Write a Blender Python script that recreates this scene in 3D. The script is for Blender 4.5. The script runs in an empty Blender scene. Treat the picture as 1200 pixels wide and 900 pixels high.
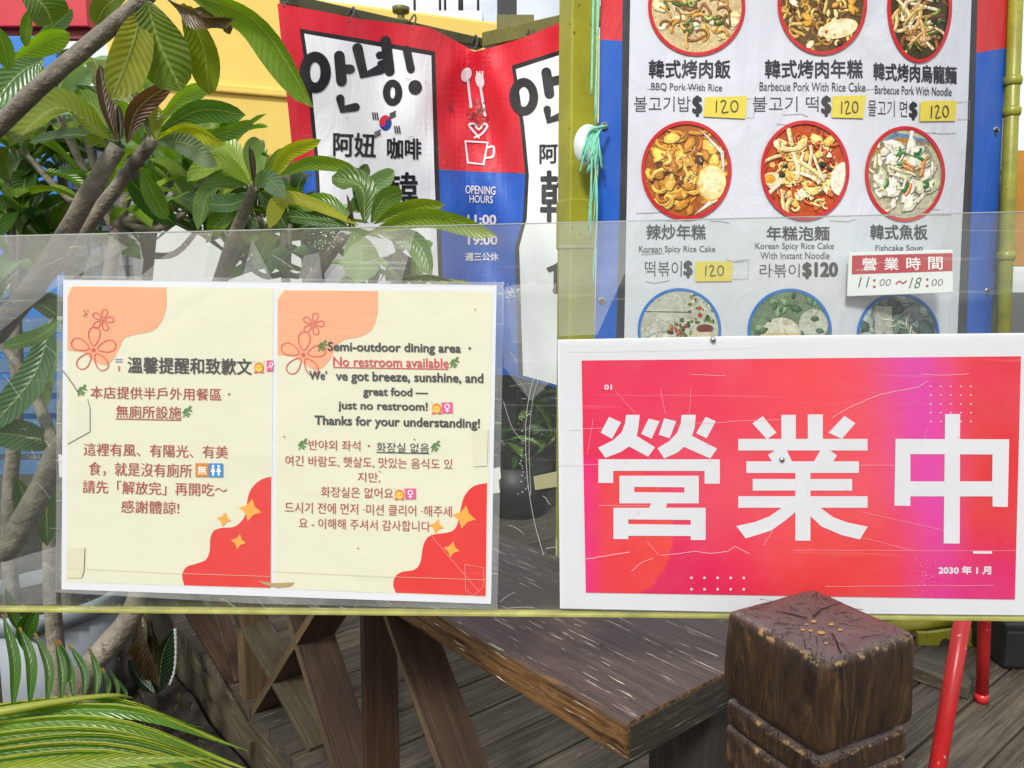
import bpy, bmesh, math, random
from mathutils import Vector, Matrix
from mathutils.geometry import tessellate_polygon

S = bpy.context.scene
C = S.collection
R = math.radians
random.seed(7)

# ------------------------------------------------------------------ camera
CAMZ, FPX, PITCH = 1.35, 900.0, R(7.0)
cam_d = bpy.data.cameras.new('camera')
cam = bpy.data.objects.new('camera', cam_d)
C.objects.link(cam)
cam.location = (0, 0, CAMZ)
cam.rotation_euler = (R(90) - PITCH, 0, 0)
cam_d.sensor_width = 36.0
cam_d.lens = 27.0
cam_d.clip_start = 0.02
cam_d.clip_end = 2000
S.camera = cam

# ------------------------------------------------------------------ world, sun, exposure
SUN_EL, SUN_AZ = R(40), R(198)          # behind the viewer, a little to the left
w = bpy.data.worlds.new('World')
S.world = w
w.use_nodes = True
nt = w.node_tree
bg = nt.nodes['Background']
sky = nt.nodes.new('ShaderNodeTexSky')
sky.sky_type = 'NISHITA'
sky.sun_disc = False
sky.sun_elevation = SUN_EL
sky.sun_rotation = SUN_AZ
sky.air_density = 1.6
sky.dust_density = 2.5
sky.ozone_density = 0.6
hs = nt.nodes.new('ShaderNodeHueSaturation')
hs.inputs['Saturation'].default_value = 0.85
nt.links.new(sky.outputs[0], hs.inputs['Color'])
# broken bright cloud over the sky
wtc = nt.nodes.new('ShaderNodeTexCoord')
wmp = nt.nodes.new('ShaderNodeMapping'); wmp.inputs['Scale'].default_value = (1, 1, 2.6)
wnz = nt.nodes.new('ShaderNodeTexNoise'); wnz.inputs['Scale'].default_value = 3.2; wnz.inputs['Detail'].default_value = 7; wnz.inputs['Roughness'].default_value = 0.6
wrp = nt.nodes.new('ShaderNodeValToRGB'); wrp.color_ramp.elements[0].position = 0.36; wrp.color_ramp.elements[1].position = 0.56
wrp.color_ramp.elements[0].color = (0.25, 0.25, 0.25, 1); wrp.color_ramp.elements[1].color = (0.95, 0.95, 0.95, 1)
wmx = nt.nodes.new('ShaderNodeMix'); wmx.data_type = 'RGBA'; wmx.inputs[7].default_value = (6.2, 6.3, 6.5, 1)
nt.links.new(wtc.outputs['Generated'], wmp.inputs[0]); nt.links.new(wmp.outputs[0], wnz.inputs['Vector']); nt.links.new(wnz.outputs['Fac'], wrp.inputs[0])
nt.links.new(wrp.outputs[0], wmx.inputs[0]); nt.links.new(hs.outputs[0], wmx.inputs[6]); nt.links.new(wmx.outputs[2], bg.inputs['Color'])
bg.inputs['Strength'].default_value = 0.13
sl = bpy.data.lights.new('sun', 'SUN')
sl.energy = 2.5
sl.angle = R(9)
sl.color = (1.0, 0.985, 0.965)
sun = bpy.data.objects.new('sun', sl)
C.objects.link(sun)
sd = Vector((math.sin(SUN_AZ) * math.cos(SUN_EL), math.cos(SUN_AZ) * math.cos(SUN_EL), math.sin(SUN_EL)))
sun.rotation_euler = (-sd).to_track_quat('-Z', 'Y').to_euler()
S.view_settings.view_transform = 'Standard'
S.view_settings.look = 'None'
S.view_settings.gamma = 1.0
S.view_settings.use_curve_mapping = False
S.view_settings.exposure = 0.32
S.cycles.max_bounces = 8
S.cycles.transparent_max_bounces = 24
S.cycles.use_denoising = True

# ------------------------------------------------------------------ helpers
def lin(c):
    f = lambda v: v / 12.92 if v <= 0.04045 else ((v + 0.055) / 1.055) ** 2.4
    return tuple(f(v / 255.0) for v in c[:3])

def ray(px, py):
    cx, cy = (px - 600) / FPX, (450 - py) / FPX
    f, u = Vector((0, math.cos(PITCH), -math.sin(PITCH))), Vector((0, math.sin(PITCH), math.cos(PITCH)))
    return f + u * cy + Vector((cx, 0, 0))

CAM = Vector((0, 0, CAMZ))
def P(px, py, d):
    r = ray(px, py)
    return CAM + r * (d / r.y)

def on_z(px, py, z):
    r = ray(px, py)
    return CAM + r * ((z - CAMZ) / r.z)

def on_plane(px, py, p0, n):
    r = ray(px, py)
    return CAM + r * ((p0 - CAM).dot(n) / r.dot(n))

def on_surf(px, py, yf, off=0.0):
    r = ray(px, py)
    t = yf(0, CAMZ) / r.y
    for _ in range(14):
        p = CAM + r * t
        t = yf(p.x, p.z) / r.y
    return CAM + r * t - Vector((0, off, 0))

def wm(o):
    m = o.matrix_basis.copy()
    while o.parent:
        o = o.parent
        m = o.matrix_basis @ m
    return m

def tag(o, label=None, cat=None, group=None, kind=None):
    if label: o['label'] = label
    if cat: o['category'] = cat
    if group: o['group'] = group
    if kind: o['kind'] = kind
    return o

def empty(name, loc, label, cat, group=None):
    o = bpy.data.objects.new(name, None)
    C.objects.link(o)
    o.location = loc
    o.empty_display_size = 0.05
    return tag(o, label, cat, group)

def link(name, me, mat=None, parent=None, M=None):
    o = bpy.data.objects.new(name, me)
    C.objects.link(o)
    if mat: me.materials.append(mat)
    M = M or Matrix.Identity(4)
    if parent:
        o.parent = parent
        o.matrix_basis = wm(parent).inverted() @ M
    else:
        o.matrix_basis = M
    return o

def frame(x, up=Vector((0, 0, 1)), origin=Vector((0, 0, 0))):
    x = x.normalized()
    y = up.cross(x)
    if y.length < 1e-4: y = Vector((0, 1, 0)).cross(x)
    y.normalize()
    z = x.cross(y)
    M = Matrix((x, y, z)).transposed().to_4x4()
    M.translation = origin
    return M

def mesh(name, verts, faces, mat, parent=None, axis=None, up=Vector((0, 0, 1)), smooth=False, bevel=0, origin=None, seg=2):
    """verts are world points; axis gives the object's own X, so wood grain runs along it"""
    vs = [Vector(v) for v in verts]
    o0 = origin or sum(vs, Vector()) / len(vs)
    M = frame(axis, up, o0) if axis is not None else Matrix.Translation(o0)
    Mi = M.inverted()
    bm = bmesh.new()
    bv = [bm.verts.new(Mi @ v) for v in vs]
    for f in faces:
        try: bm.faces.new([bv[i] for i in f])
        except ValueError: pass
    bmesh.ops.recalc_face_normals(bm, faces=bm.faces)
    if bevel:
        bmesh.ops.bevel(bm, geom=list(bm.edges), offset=bevel, segments=seg, affect='EDGES', profile=0.5)
    me = bpy.data.meshes.new(name)
    bm.to_mesh(me)
    bm.free()
    if smooth:
        for p in me.polygons: p.use_smooth = True
    return link(name, me, mat, parent, M)

BOXF = [(0, 1, 2, 3), (4, 5, 6, 7), (0, 1, 5, 4), (1, 2, 6, 5), (2, 3, 7, 6), (3, 0, 4, 7)]
def prism(name, quad, ext, mat, parent=None, axis=None, bevel=0.002, **k):
    q = [Vector(v) for v in quad]
    n = len(q)
    vs = q + [v + ext for v in q]
    fs = [tuple(range(n)), tuple(range(2 * n - 1, n - 1, -1))] + [(i, (i + 1) % n, (i + 1) % n + n, i + n) for i in range(n)]
    return mesh(name, vs, fs, mat, parent, axis, bevel=bevel, **k)

def box(name, lo, hi, mat, parent=None, bevel=0.003, axis=None, **k):
    x0, y0, z0 = lo; x1, y1, z1 = hi
    return prism(name, [(x0, y0, z0), (x1, y0, z0), (x1, y1, z0), (x0, y1, z0)], Vector((0, 0, z1 - z0)), mat, parent, axis, bevel, **k)

def tube(name, pts, rad, mat, parent=None, seg=14, wob=0.0, smooth=True, axis=None):
    pts = [Vector(p) for p in pts]
    n = len(pts)
    if not hasattr(rad, '__len__'): rad = [rad] * n
    vs, fs = [], []
    prev = None
    for i, p in enumerate(pts):
        t = (pts[min(i + 1, n - 1)] - pts[max(i - 1, 0)]).normalized()
        a = prev if prev is not None else (Vector((0, 0, 1)) if abs(t.z) < 0.9 else Vector((1, 0, 0)))
        s = (a - t * a.dot(t)).normalized()
        prev = s
        b = t.cross(s)
        for k in range(seg):
            an = 2 * math.pi * k / seg
            r = rad[i] * (1 + wob * (math.sin(3 * an + i * 1.7) * 0.5 + random.uniform(-1, 1) * 0.5))
            vs.append(p + (s * math.cos(an) + b * math.sin(an)) * r)
    for i in range(n - 1):
        for k in range(seg):
            fs.append((i * seg + k, i * seg + (k + 1) % seg, (i + 1) * seg + (k + 1) % seg, (i + 1) * seg + k))
    fs.append(tuple(range(seg - 1, -1, -1)))
    fs.append(tuple(range((n - 1) * seg, n * seg)))
    return mesh(name, vs, fs, mat, parent, smooth=smooth, axis=axis)

def bez(pts, n):
    """Catmull-Rom through points"""
    pts = [Vector(p) for p in pts]
    if len(pts) == 2: return [pts[0].lerp(pts[1], i / n) for i in range(n + 1)]
    out = []
    q = [pts[0] * 2 - pts[1]] + pts + [pts[-1] * 2 - pts[-2]]
    m = len(pts) - 1
    for k in range(n + 1):
        u = k / n * m
        i = min(int(u), m - 1)
        t = u - i
        a, b, c, d = q[i], q[i + 1], q[i + 2], q[i + 3]
        out.append(0.5 * ((2 * b) + (c - a) * t + (2 * a - 5 * b + 4 * c - d) * t * t + (3 * b - a - 3 * c + d) * t ** 3))
    return out

def lathe(name, prof, c, mat, parent=None, seg=40, smooth=True):
    vs, fs = [], []
    n = len(prof)
    for k in range(seg):
        a = 2 * math.pi * k / seg
        for r, z in prof: vs.append((c[0] + r * math.cos(a), c[1] + r * math.sin(a), c[2] + z))
    for k in range(seg):
        for i in range(n - 1):
            k2 = (k + 1) % seg
            fs.append((k * n + i, k2 * n + i, k2 * n + i + 1, k * n + i + 1))
    return mesh(name, vs, fs, mat, parent, smooth=smooth)

# ------------------------------------------------------------------ materials
class NT:
    def __init__(s, name):
        s.m = bpy.data.materials.new(name); s.m.use_nodes = True
        s.t = s.m.node_tree; s.b = s.t.nodes['Principled BSDF']
    def n(s, typ, **k):
        nd = s.t.nodes.new(typ)
        for a, v in k.items(): setattr(nd, a, v)
        return nd
    def l(s, a, b): s.t.links.new(a, b)
    def set(s, **k):
        for a, v in k.items():
            s.b.inputs[a.replace('_', ' ')].default_value = v
    def coord(s, out='Object', scale=(1, 1, 1), rnd=None):
        tc = s.n('ShaderNodeTexCoord'); mp = s.n('ShaderNodeMapping')
        mp.inputs['Scale'].default_value = scale
        s.l(tc.outputs[out], mp.inputs['Vector'])
        return mp.outputs[0]
    def noise(s, vec, scale, detail=6, rough=0.6, dist=0.0):
        nd = s.n('ShaderNodeTexNoise')
        nd.inputs['Scale'].default_value = scale; nd.inputs['Detail'].default_value = detail
        nd.inputs['Roughness'].default_value = rough; nd.inputs['Distortion'].default_value = dist
        if vec is not None: s.l(vec, nd.inputs['Vector'])
        return nd.outputs['Fac']
    def ramp(s, fac, stops):
        r = s.n('ShaderNodeValToRGB')
        els = r.color_ramp.elements
        while len(els) < len(stops): els.new(0.5)
        for e, (p, c) in zip(els, stops):
            e.position = p
            e.color = (*(c if hasattr(c, '__len__') else (c, c, c)), 1)
        s.l(fac, r.inputs[0])
        return r.outputs[0]
    def mix(s, fac, a, b, mode='MIX'):
        m = s.n('ShaderNodeMix', data_type='RGBA', blend_type=mode)
        for v, i in ((fac, 0), (a, 6), (b, 7)):
            if hasattr(v, 'is_linked'): s.l(v, m.inputs[i])
            elif i == 0: m.inputs[0].default_value = v
            else: m.inputs[i].default_value = (*v, 1)
        return m.outputs[2]
    def math(s, op, a, b=None):
        m = s.n('ShaderNodeMath', operation=op)
        for v, i in ((a, 0), (b, 1)):
            if v is None: continue
            if hasattr(v, 'is_linked'): s.l(v, m.inputs[i])
            else: m.inputs[i].default_value = v
        return m.outputs[0]
    def bump(s, h, strength=0.3, dist=0.01):
        b = s.n('ShaderNodeBump')
        b.inputs['Strength'].default_value = strength; b.inputs['Distance'].default_value = dist
        s.l(h, b.inputs['Height']); s.l(b.outputs[0], s.b.inputs['Normal'])
    def col(s, c):
        if hasattr(c, 'is_linked'): s.l(c, s.b.inputs['Base Color'])
        else: s.b.inputs['Base Color'].default_value = (*c, 1)

def mat_paint(name, c, rough=0.5, var=0.12, bump=0.1, scale=8, chips=None, metal=0.0):
    t = NT(name)
    v = t.coord()
    n1 = t.noise(v, scale, 8)
    col = t.mix(t.ramp(n1, [(0.3, 0), (0.75, 1)]), tuple(x * (1 - var) for x in c), tuple(min(1, x * (1 + var)) for x in c))
    if chips:
        n2 = t.noise(v, scale * 7, 8, 0.7)
        col = t.mix(t.ramp(n2, [(0.63, 0), (0.66, 1)]), col, chips)
    t.col(col); t.set(Roughness=rough, Metallic=metal)
    if bump: t.bump(t.noise(v, scale * 6, 5), bump, 0.004)
    return t.m

def mat_wood(name, dark, light, wear=None, wear_amt=0.6, grain=1.0, rough=0.6, side=None, streak=(4.5, 170, 170), bump=0.5, attr=False):
    """grain along the object's own X"""
    t = NT(name)
    v = t.coord('Object', (1, 1, 1))
    if attr:
        at = t.n('ShaderNodeAttribute', attribute_name='board')
        ad = t.n('ShaderNodeVectorMath', operation='ADD')
        sc = t.n('ShaderNodeVectorMath', operation='SCALE'); sc.inputs[3].default_value = 9.0
        t.l(at.outputs['Vector'], sc.inputs[0]); t.l(v, ad.inputs[0]); t.l(sc.outputs[0], ad.inputs[1])
        v = ad.outputs[0]
    mp = t.n('ShaderNodeMapping'); mp.inputs['Scale'].default_value = (streak[0] * grain, streak[1] * grain, streak[2] * grain); t.l(v, mp.inputs[0])
    g = t.noise(mp.outputs[0], 1.0, 9, 0.65, 0.6)
    mp2 = t.n('ShaderNodeMapping'); mp2.inputs['Scale'].default_value = (3 * grain, 14 * grain, 14 * grain); t.l(v, mp2.inputs[0])
    g2 = t.noise(mp2.outputs[0], 1.0, 5, 0.6, 1.5)
    col = t.mix(t.ramp(g, [(0.32, 0), (0.68, 1)]), dark, light)
    col = t.mix(t.ramp(g2, [(0.35, 0.0), (0.7, 0.55)]), col, tuple(x * 0.55 for x in dark))
    if attr:
        at2 = t.n('ShaderNodeSeparateXYZ'); t.l(at.outputs['Vector'], at2.inputs[0])
        col = t.mix(1.0, col, t.ramp(at2.outputs[0], [(0, 0.55), (1, 1.0)]), 'MULTIPLY')
    if side:
        ge = t.n('ShaderNodeTexCoord'); sp = t.n('ShaderNodeSeparateXYZ'); t.l(ge.outputs['Normal'], sp.inputs[0])
        mpd = t.n('ShaderNodeMapping'); mpd.inputs['Scale'].default_value = (9, 150, 150); t.l(v, mpd.inputs[0])
        sn = t.noise(mpd.outputs[0], 1.0, 6, 0.7, 0.4)
        sc_ = t.mix(t.ramp(sn, [(0.38, 0), (0.66, 1)]), side[0], side[1])
        col = t.mix(t.ramp(sp.outputs[2], [(0.35, 1), (0.8, 0)]), col, sc_)
    if wear:
        mp3 = t.n('ShaderNodeMapping'); mp3.inputs['Scale'].default_value = (15 * grain, 330 * grain, 330 * grain); t.l(v, mp3.inputs[0])
        n3 = t.noise(mp3.outputs[0], 1.0, 4, 0.6, 0.2)
        mp4 = t.n('ShaderNodeMapping'); mp4.inputs['Scale'].default_value = (4, 9, 9); t.l(v, mp4.inputs[0])
        n4 = t.noise(mp4.outputs[0], 1.0, 4)
        m = t.math('MULTIPLY', t.ramp(n3, [(wear_amt, 0), (wear_amt + 0.03, 1)]), t.ramp(n4, [(0.38, 0), (0.52, 1)]))
        col = t.mix(m, col, wear)
    t.col(col); t.set(Roughness=rough)
    t.bump(g, bump, 0.003)
    return t.m

def mat_print(name, rough=0.4, wrinkle=0.15, wscale=6, dirt=0.1, coat=0.0, stretch=(1, 1, 1)):
    t = NT(name)
    at = t.n('ShaderNodeAttribute', attribute_name='Col')
    v = t.coord('Object', stretch)
    n = t.noise(v, 5.0, 8, 0.65)
    col = t.mix(t.ramp(n, [(0.35, dirt), (0.6, 0.0)]), at.outputs['Color'], (0.45, 0.42, 0.36))
    t.col(col); t.set(Roughness=rough)
    t.b.inputs['Specular IOR Level'].default_value = 0.3
    if coat: t.set(Coat_Weight=coat, Coat_Roughness=0.12)
    if wrinkle:
        n2 = t.noise(v, wscale, 4, 0.5, 0.8)
        t.bump(n2, wrinkle, 0.02)
        if coat:
            bn = [x for x in t.t.nodes if x.type == 'BUMP'][0]
            t.l(bn.outputs[0], t.b.inputs['Coat Normal'])
    return t.m

def mat_leaf(name, transl=0.36, rough=0.30):
    t = NT(name)
    at = t.n('ShaderNodeAttribute', attribute_name='Col')
    uv = t.n('ShaderNodeAttribute', attribute_name='leafuv')
    sp = t.n('ShaderNodeSeparateXYZ'); t.l(uv.outputs['Vector'], sp.inputs[0])
    av = t.math('ABSOLUTE', sp.outputs[1])
    ph = t.math('ADD', t.math('MULTIPLY', sp.outputs[0], 120.0), t.math('MULTIPLY', av, -16.0))
    sn = t.math('SINE', ph)
    vein = t.ramp(sn, [(0.78, 0), (0.98, 1)])
    mid = t.ramp(av, [(0.03, 1), (0.09, 0)])
    v = t.coord()
    nz = t.noise(v, 14, 5)
    c0 = t.mix(1.0, at.outputs['Color'], t.ramp(nz, [(0.3, (0.7, 0.72, 0.65)), (0.7, (1.15, 1.12, 1.0))]), 'MULTIPLY')
    c1 = t.mix(t.math('MULTIPLY', vein, 0.22), c0, (0.30, 0.36, 0.10))
    c2 = t.mix(t.math('MULTIPLY', mid, 0.6), c1, (0.32, 0.38, 0.12))
    sp_ = t.ramp(t.noise(v, 160, 3), [(0.70, 0), (0.74, 1)])
    c3 = t.mix(t.math('MULTIPLY', sp_, 0.5), c2, (0.05, 0.035, 0.012))
    ed = t.math('MULTIPLY', t.ramp(t.math('ADD', av, t.math('MULTIPLY', t.noise(v, 30, 4), 0.5)), [(1.14, 0), (1.24, 1)]), 0.8)
    c3 = t.mix(ed, c3, (0.20, 0.13, 0.03))
    t.col(c3); t.set(Roughness=rough)
    t.b.inputs['Specular IOR Level'].default_value = 0.65
    t.bump(t.math('ADD', t.math('MULTIPLY', sn, 0.5), t.math('MULTIPLY', mid, 1.5)), 0.4, 0.0018)
    tr = t.n('ShaderNodeBsdfTranslucent')
    t.l(t.mix(1.0, c3, (1.5, 1.6, 0.5), 'MULTIPLY'), tr.inputs[0])
    ms = t.n('ShaderNodeMixShader'); ms.inputs[0].default_value = transl
    out = t.t.nodes['Material Output']
    t.l(t.b.outputs[0], ms.inputs[1]); t.l(tr.outputs[0], ms.inputs[2]); t.l(ms.outputs[0], out.inputs[0])
    return t.m

def mat_clear(name, gloss=1.0, haze=0.06, scratch=0.35, tint=(0.93, 0.955, 0.93)):
    t = NT(name)
    out = t.t.nodes['Material Output']
    tr = t.n('ShaderNodeBsdfTransparent'); tr.inputs[0].default_value = (*tint, 1)
    gl = t.n('ShaderNodeBsdfGlossy'); gl.inputs['Roughness'].default_value = 0.04
    df = t.n('ShaderNodeBsdfDiffuse'); df.inputs[0].default_value = (0.8, 0.82, 0.8, 1)
    v = t.coord('Object')
    mp = t.n('ShaderNodeMapping'); mp.inputs['Rotation'].default_value = (0, R(24), 0); mp.inputs['Scale'].default_value = (3, 3, 160); t.l(v, mp.inputs[0])
    mp2 = t.n('ShaderNodeMapping'); mp2.inputs['Rotation'].default_value = (0, R(-58), 0); mp2.inputs['Scale'].default_value = (4, 4, 190); t.l(v, mp2.inputs[0])
    s1 = t.ramp(t.noise(mp.outputs[0], 1.0, 3, 0.5, 0.6), [(0.66, 0), (0.70, 1)])
    s2 = t.ramp(t.noise(mp2.outputs[0], 1.0, 3, 0.5, 0.8), [(0.68, 0), (0.72, 1)])
    sc = t.math('MULTIPLY', t.math('MAXIMUM', s1, s2), scratch)
    du = t.math('MULTIPLY', t.ramp(t.noise(v, 7, 7, 0.65), [(0.3, 0.3), (0.75, 1.7)]), haze)
    hz = t.math('ADD', sc, du)
    m1 = t.n('ShaderNodeMixShader'); t.l(hz, m1.inputs[0]); t.l(tr.outputs[0], m1.inputs[1]); t.l(df.outputs[0], m1.inputs[2])
    ge = t.n('ShaderNodeNewGeometry'); dt = t.n('ShaderNodeVectorMath', operation='DOT_PRODUCT')
    t.l(ge.outputs['Normal'], dt.inputs[0]); t.l(ge.outputs['Incoming'], dt.inputs[1])
    ic = t.math('SUBTRACT', 1.0, t.math('ABSOLUTE', dt.outputs['Value']))
    fg = t.math('MULTIPLY', t.math('ADD', t.math('MULTIPLY', t.math('POWER', ic, 5.0), 0.96), 0.04), gloss)
    m2 = t.n('ShaderNodeMixShader'); t.l(fg, m2.inputs[0]); t.l(m1.outputs[0], m2.inputs[1]); t.l(gl.outputs[0], m2.inputs[2])
    b = t.n('ShaderNodeBump'); b.inputs['Strength'].default_value = 0.08; b.inputs['Distance'].default_value = 0.02
    t.l(t.noise(v, 3.5, 2), b.inputs['Height']); t.l(b.outputs[0], gl.inputs['Normal'])
    t.l(m2.outputs[0], out.inputs[0])
    return t.m

M = {}
M['poster'] = mat_print('poster_print', 0.45, 0.12, 9, 0.06, 0.15)
M['sign'] = mat_print('sign_print', 0.4, 0.10, 10, 0.10, 0.3)
M['vinyl'] = mat_print('vinyl_print', 0.6, 0.45, 7, 0.08, 0.0, (1.4, 1, 0.7))
def mat_dish():
    m = mat_print('dish_print', 0.5, 0.3, 7, 0.05)
    nt_ = m.node_tree
    b = nt_.nodes['Principled BSDF']
    src = b.inputs['Base Color'].links[0].from_socket
    tc = nt_.nodes.new('ShaderNodeTexCoord')
    mix1 = nt_.nodes.new('ShaderNodeMix'); mix1.data_type = 'RGBA'; mix1.blend_type = 'MULTIPLY'; mix1.inputs[0].default_value = 1
    n1 = nt_.nodes.new('ShaderNodeTexNoise'); n1.inputs['Scale'].default_value = 60; n1.inputs['Detail'].default_value = 8; n1.inputs['Roughness'].default_value = .75; n1.inputs['Distortion'].default_value = 1.2
    rp = nt_.nodes.new('ShaderNodeValToRGB')
    rp.color_ramp.elements[0].position = .34; rp.color_ramp.elements[0].color = (.62, .50, .38, 1)
    rp.color_ramp.elements[1].position = .62; rp.color_ramp.elements[1].color = (1.12, 1.1, 1.02, 1)
    nt_.links.new(tc.outputs['Object'], n1.inputs['Vector']); nt_.links.new(n1.outputs['Fac'], rp.inputs[0])
    nt_.links.new(src, mix1.inputs[6]); nt_.links.new(rp.outputs[0], mix1.inputs[7]); nt_.links.new(mix1.outputs[2], b.inputs['Base Color'])
    return m
M['dish'] = mat_dish()
M['cloth'] = mat_print('banner_print', 0.5, 0.5, 6, 0.08, 0.0, (1.2, 1, 0.5))
M['plate'] = mat_print('plate_print', 0.3, 0.0, 6, 0.1)
M['leaf'] = mat_leaf('leaf')
M['clear'] = mat_clear('clear_acrylic', 1.4, 0.012, 0.05)
M['film'] = mat_clear('laminate_film', 0.7, 0.02, 0.05, (0.985, 0.99, 0.985))
M['edge'] = mat_paint('acrylic_edge', (0.36, 0.35, 0.10), 0.3, 0.3, 0.1, 30)
M['top'] = mat_wood('railing_top', (0.048, 0.028, 0.022), (0.14, 0.092, 0.078), (0.78, 0.66, 0.52), 0.635, 1.0, 0.42, side=((0.035, 0.016, 0.007), (0.26, 0.13, 0.045)))
M['rail'] = mat_wood('railing_timber', (0.026, 0.013, 0.007), (0.085, 0.042, 0.02), (0.2, 0.12, 0.06), 0.68, 1.0, 0.5)
M['railpale'] = mat_wood('railing_timber_pale', (0.07, 0.045, 0.02), (0.2, 0.13, 0.06), None, 0.6, 1.0, 0.6)
M['railgrey'] = mat_wood('weathered_timber', (0.045, 0.036, 0.02), (0.125, 0.10, 0.055), (0.3, 0.25, 0.16), 0.66, 1.0, 0.75)
M['deck'] = mat_wood('deck_boards', (0.04, 0.033, 0.022), (0.22, 0.18, 0.125), (0.38, 0.32, 0.24), 0.67, 0.8, 0.7, attr=True)
M['wall'] = mat_wood('timber_wall', (0.018, 0.015, 0.012), (0.045, 0.038, 0.03), None, 0.6, 1.0, 0.7)
M['green'] = mat_paint('lime_green_paint', (0.34, 0.33, 0.022), 0.4, 0.2, 0.15, 9, (0.03, 0.028, 0.01))
M['olive'] = mat_paint('olive_paint', (0.14, 0.13, 0.02), 0.4, 0.25, 0.15, 9, (0.02, 0.02, 0.01))
M['pole'] = mat_paint('pole_paint', (0.24, 0.24, 0.02), 0.35, 0.3, 0.15, 14, (0.03, 0.028, 0.01))
M['beam'] = mat_paint('dark_green_steel', (0.06, 0.06, 0.02), 0.5, 0.3, 0.15, 9, (0.05, 0.03, 0.02))
M['red'] = mat_paint('red_enamel', (0.52, 0.018, 0.02), 0.3, 0.12, 0.05, 14, (0.62, 0.30, 0.25))
M['yellow'] = mat_paint('yellow_plaster', (0.80, 0.58, 0.13), 0.7, 0.06, 0.15, 3)
M['white'] = mat_paint('white_plaster', (0.72, 0.73, 0.72), 0.7, 0.08, 0.1, 3)
M['redw'] = mat_paint('red_panel', (0.55, 0.02, 0.035), 0.5, 0.1, 0, 4)
M['bluew'] = mat_paint('blue_panel', (0.02, 0.17, 0.55), 0.5, 0.1, 0, 4)
M['bluesl'] = mat_paint('blue_slats', (0.03, 0.10, 0.22), 0.35, 0.4, 0.1, 12, (0.4, 0.45, 0.5))
M['dark'] = mat_paint('dark_rubber', (0.012, 0.012, 0.013), 0.5, 0.2, 0.1, 8)
M['grille'] = mat_paint('dark_grille', (0.05, 0.05, 0.05), 0.5, 0.2, 0.0, 8)
M['pot'] = mat_paint('grey_pot', (0.27, 0.30, 0.33), 0.5, 0.15, 0.1, 10)
M['metal'] = mat_paint('screw_metal', (0.5, 0.5, 0.5), 0.3, 0.2, 0, 30, None, 0.9)
M['rope'] = mat_paint('pale_green_cord', (0.22, 0.62, 0.44), 0.6, 0.25, 0.2, 60)
M['whitep'] = mat_paint('white_plastic', (0.72, 0.75, 0.74), 0.4, 0.05, 0, 10)
M['orange'] = mat_paint('orange_board', (0.42, 0.19, 0.02), 0.5, 0.2, 0.1, 12)
M['carw'] = mat_paint('car_paint', (0.62, 0.70, 0.76), 0.25, 0.04, 0, 3)
M['glass'] = mat_paint('car_glass', (0.03, 0.05, 0.06), 0.08, 0.1, 0, 3)
M['lamp'] = mat_paint('lamp_lens', (0.45, 0.03, 0.04), 0.2, 0.1, 0, 3)

def mat_bark():
    t = NT('frangipani_bark')
    v = t.coord()
    n = t.noise(v, 12, 9, 0.65)
    c = t.mix(t.ramp(n, [(0.3, 0), (0.72, 1)]), (0.085, 0.068, 0.05), (0.32, 0.28, 0.21))
    n2 = t.noise(v, 60, 4, 0.6)
    c = t.mix(t.ramp(n2, [(0.62, 0), (0.72, 0.7)]), c, (0.30, 0.27, 0.21))
    n3 = t.noise(v, 25, 4, 0.6)
    c = t.mix(t.ramp(n3, [(0.66, 0), (0.74, 0.8)]), c, (0.03, 0.02, 0.012))
    t.col(c); t.set(Roughness=0.7)
    t.bump(t.math('ADD', n, n2), 0.9, 0.008)
    return t.m
M['bark'] = mat_bark()

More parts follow.
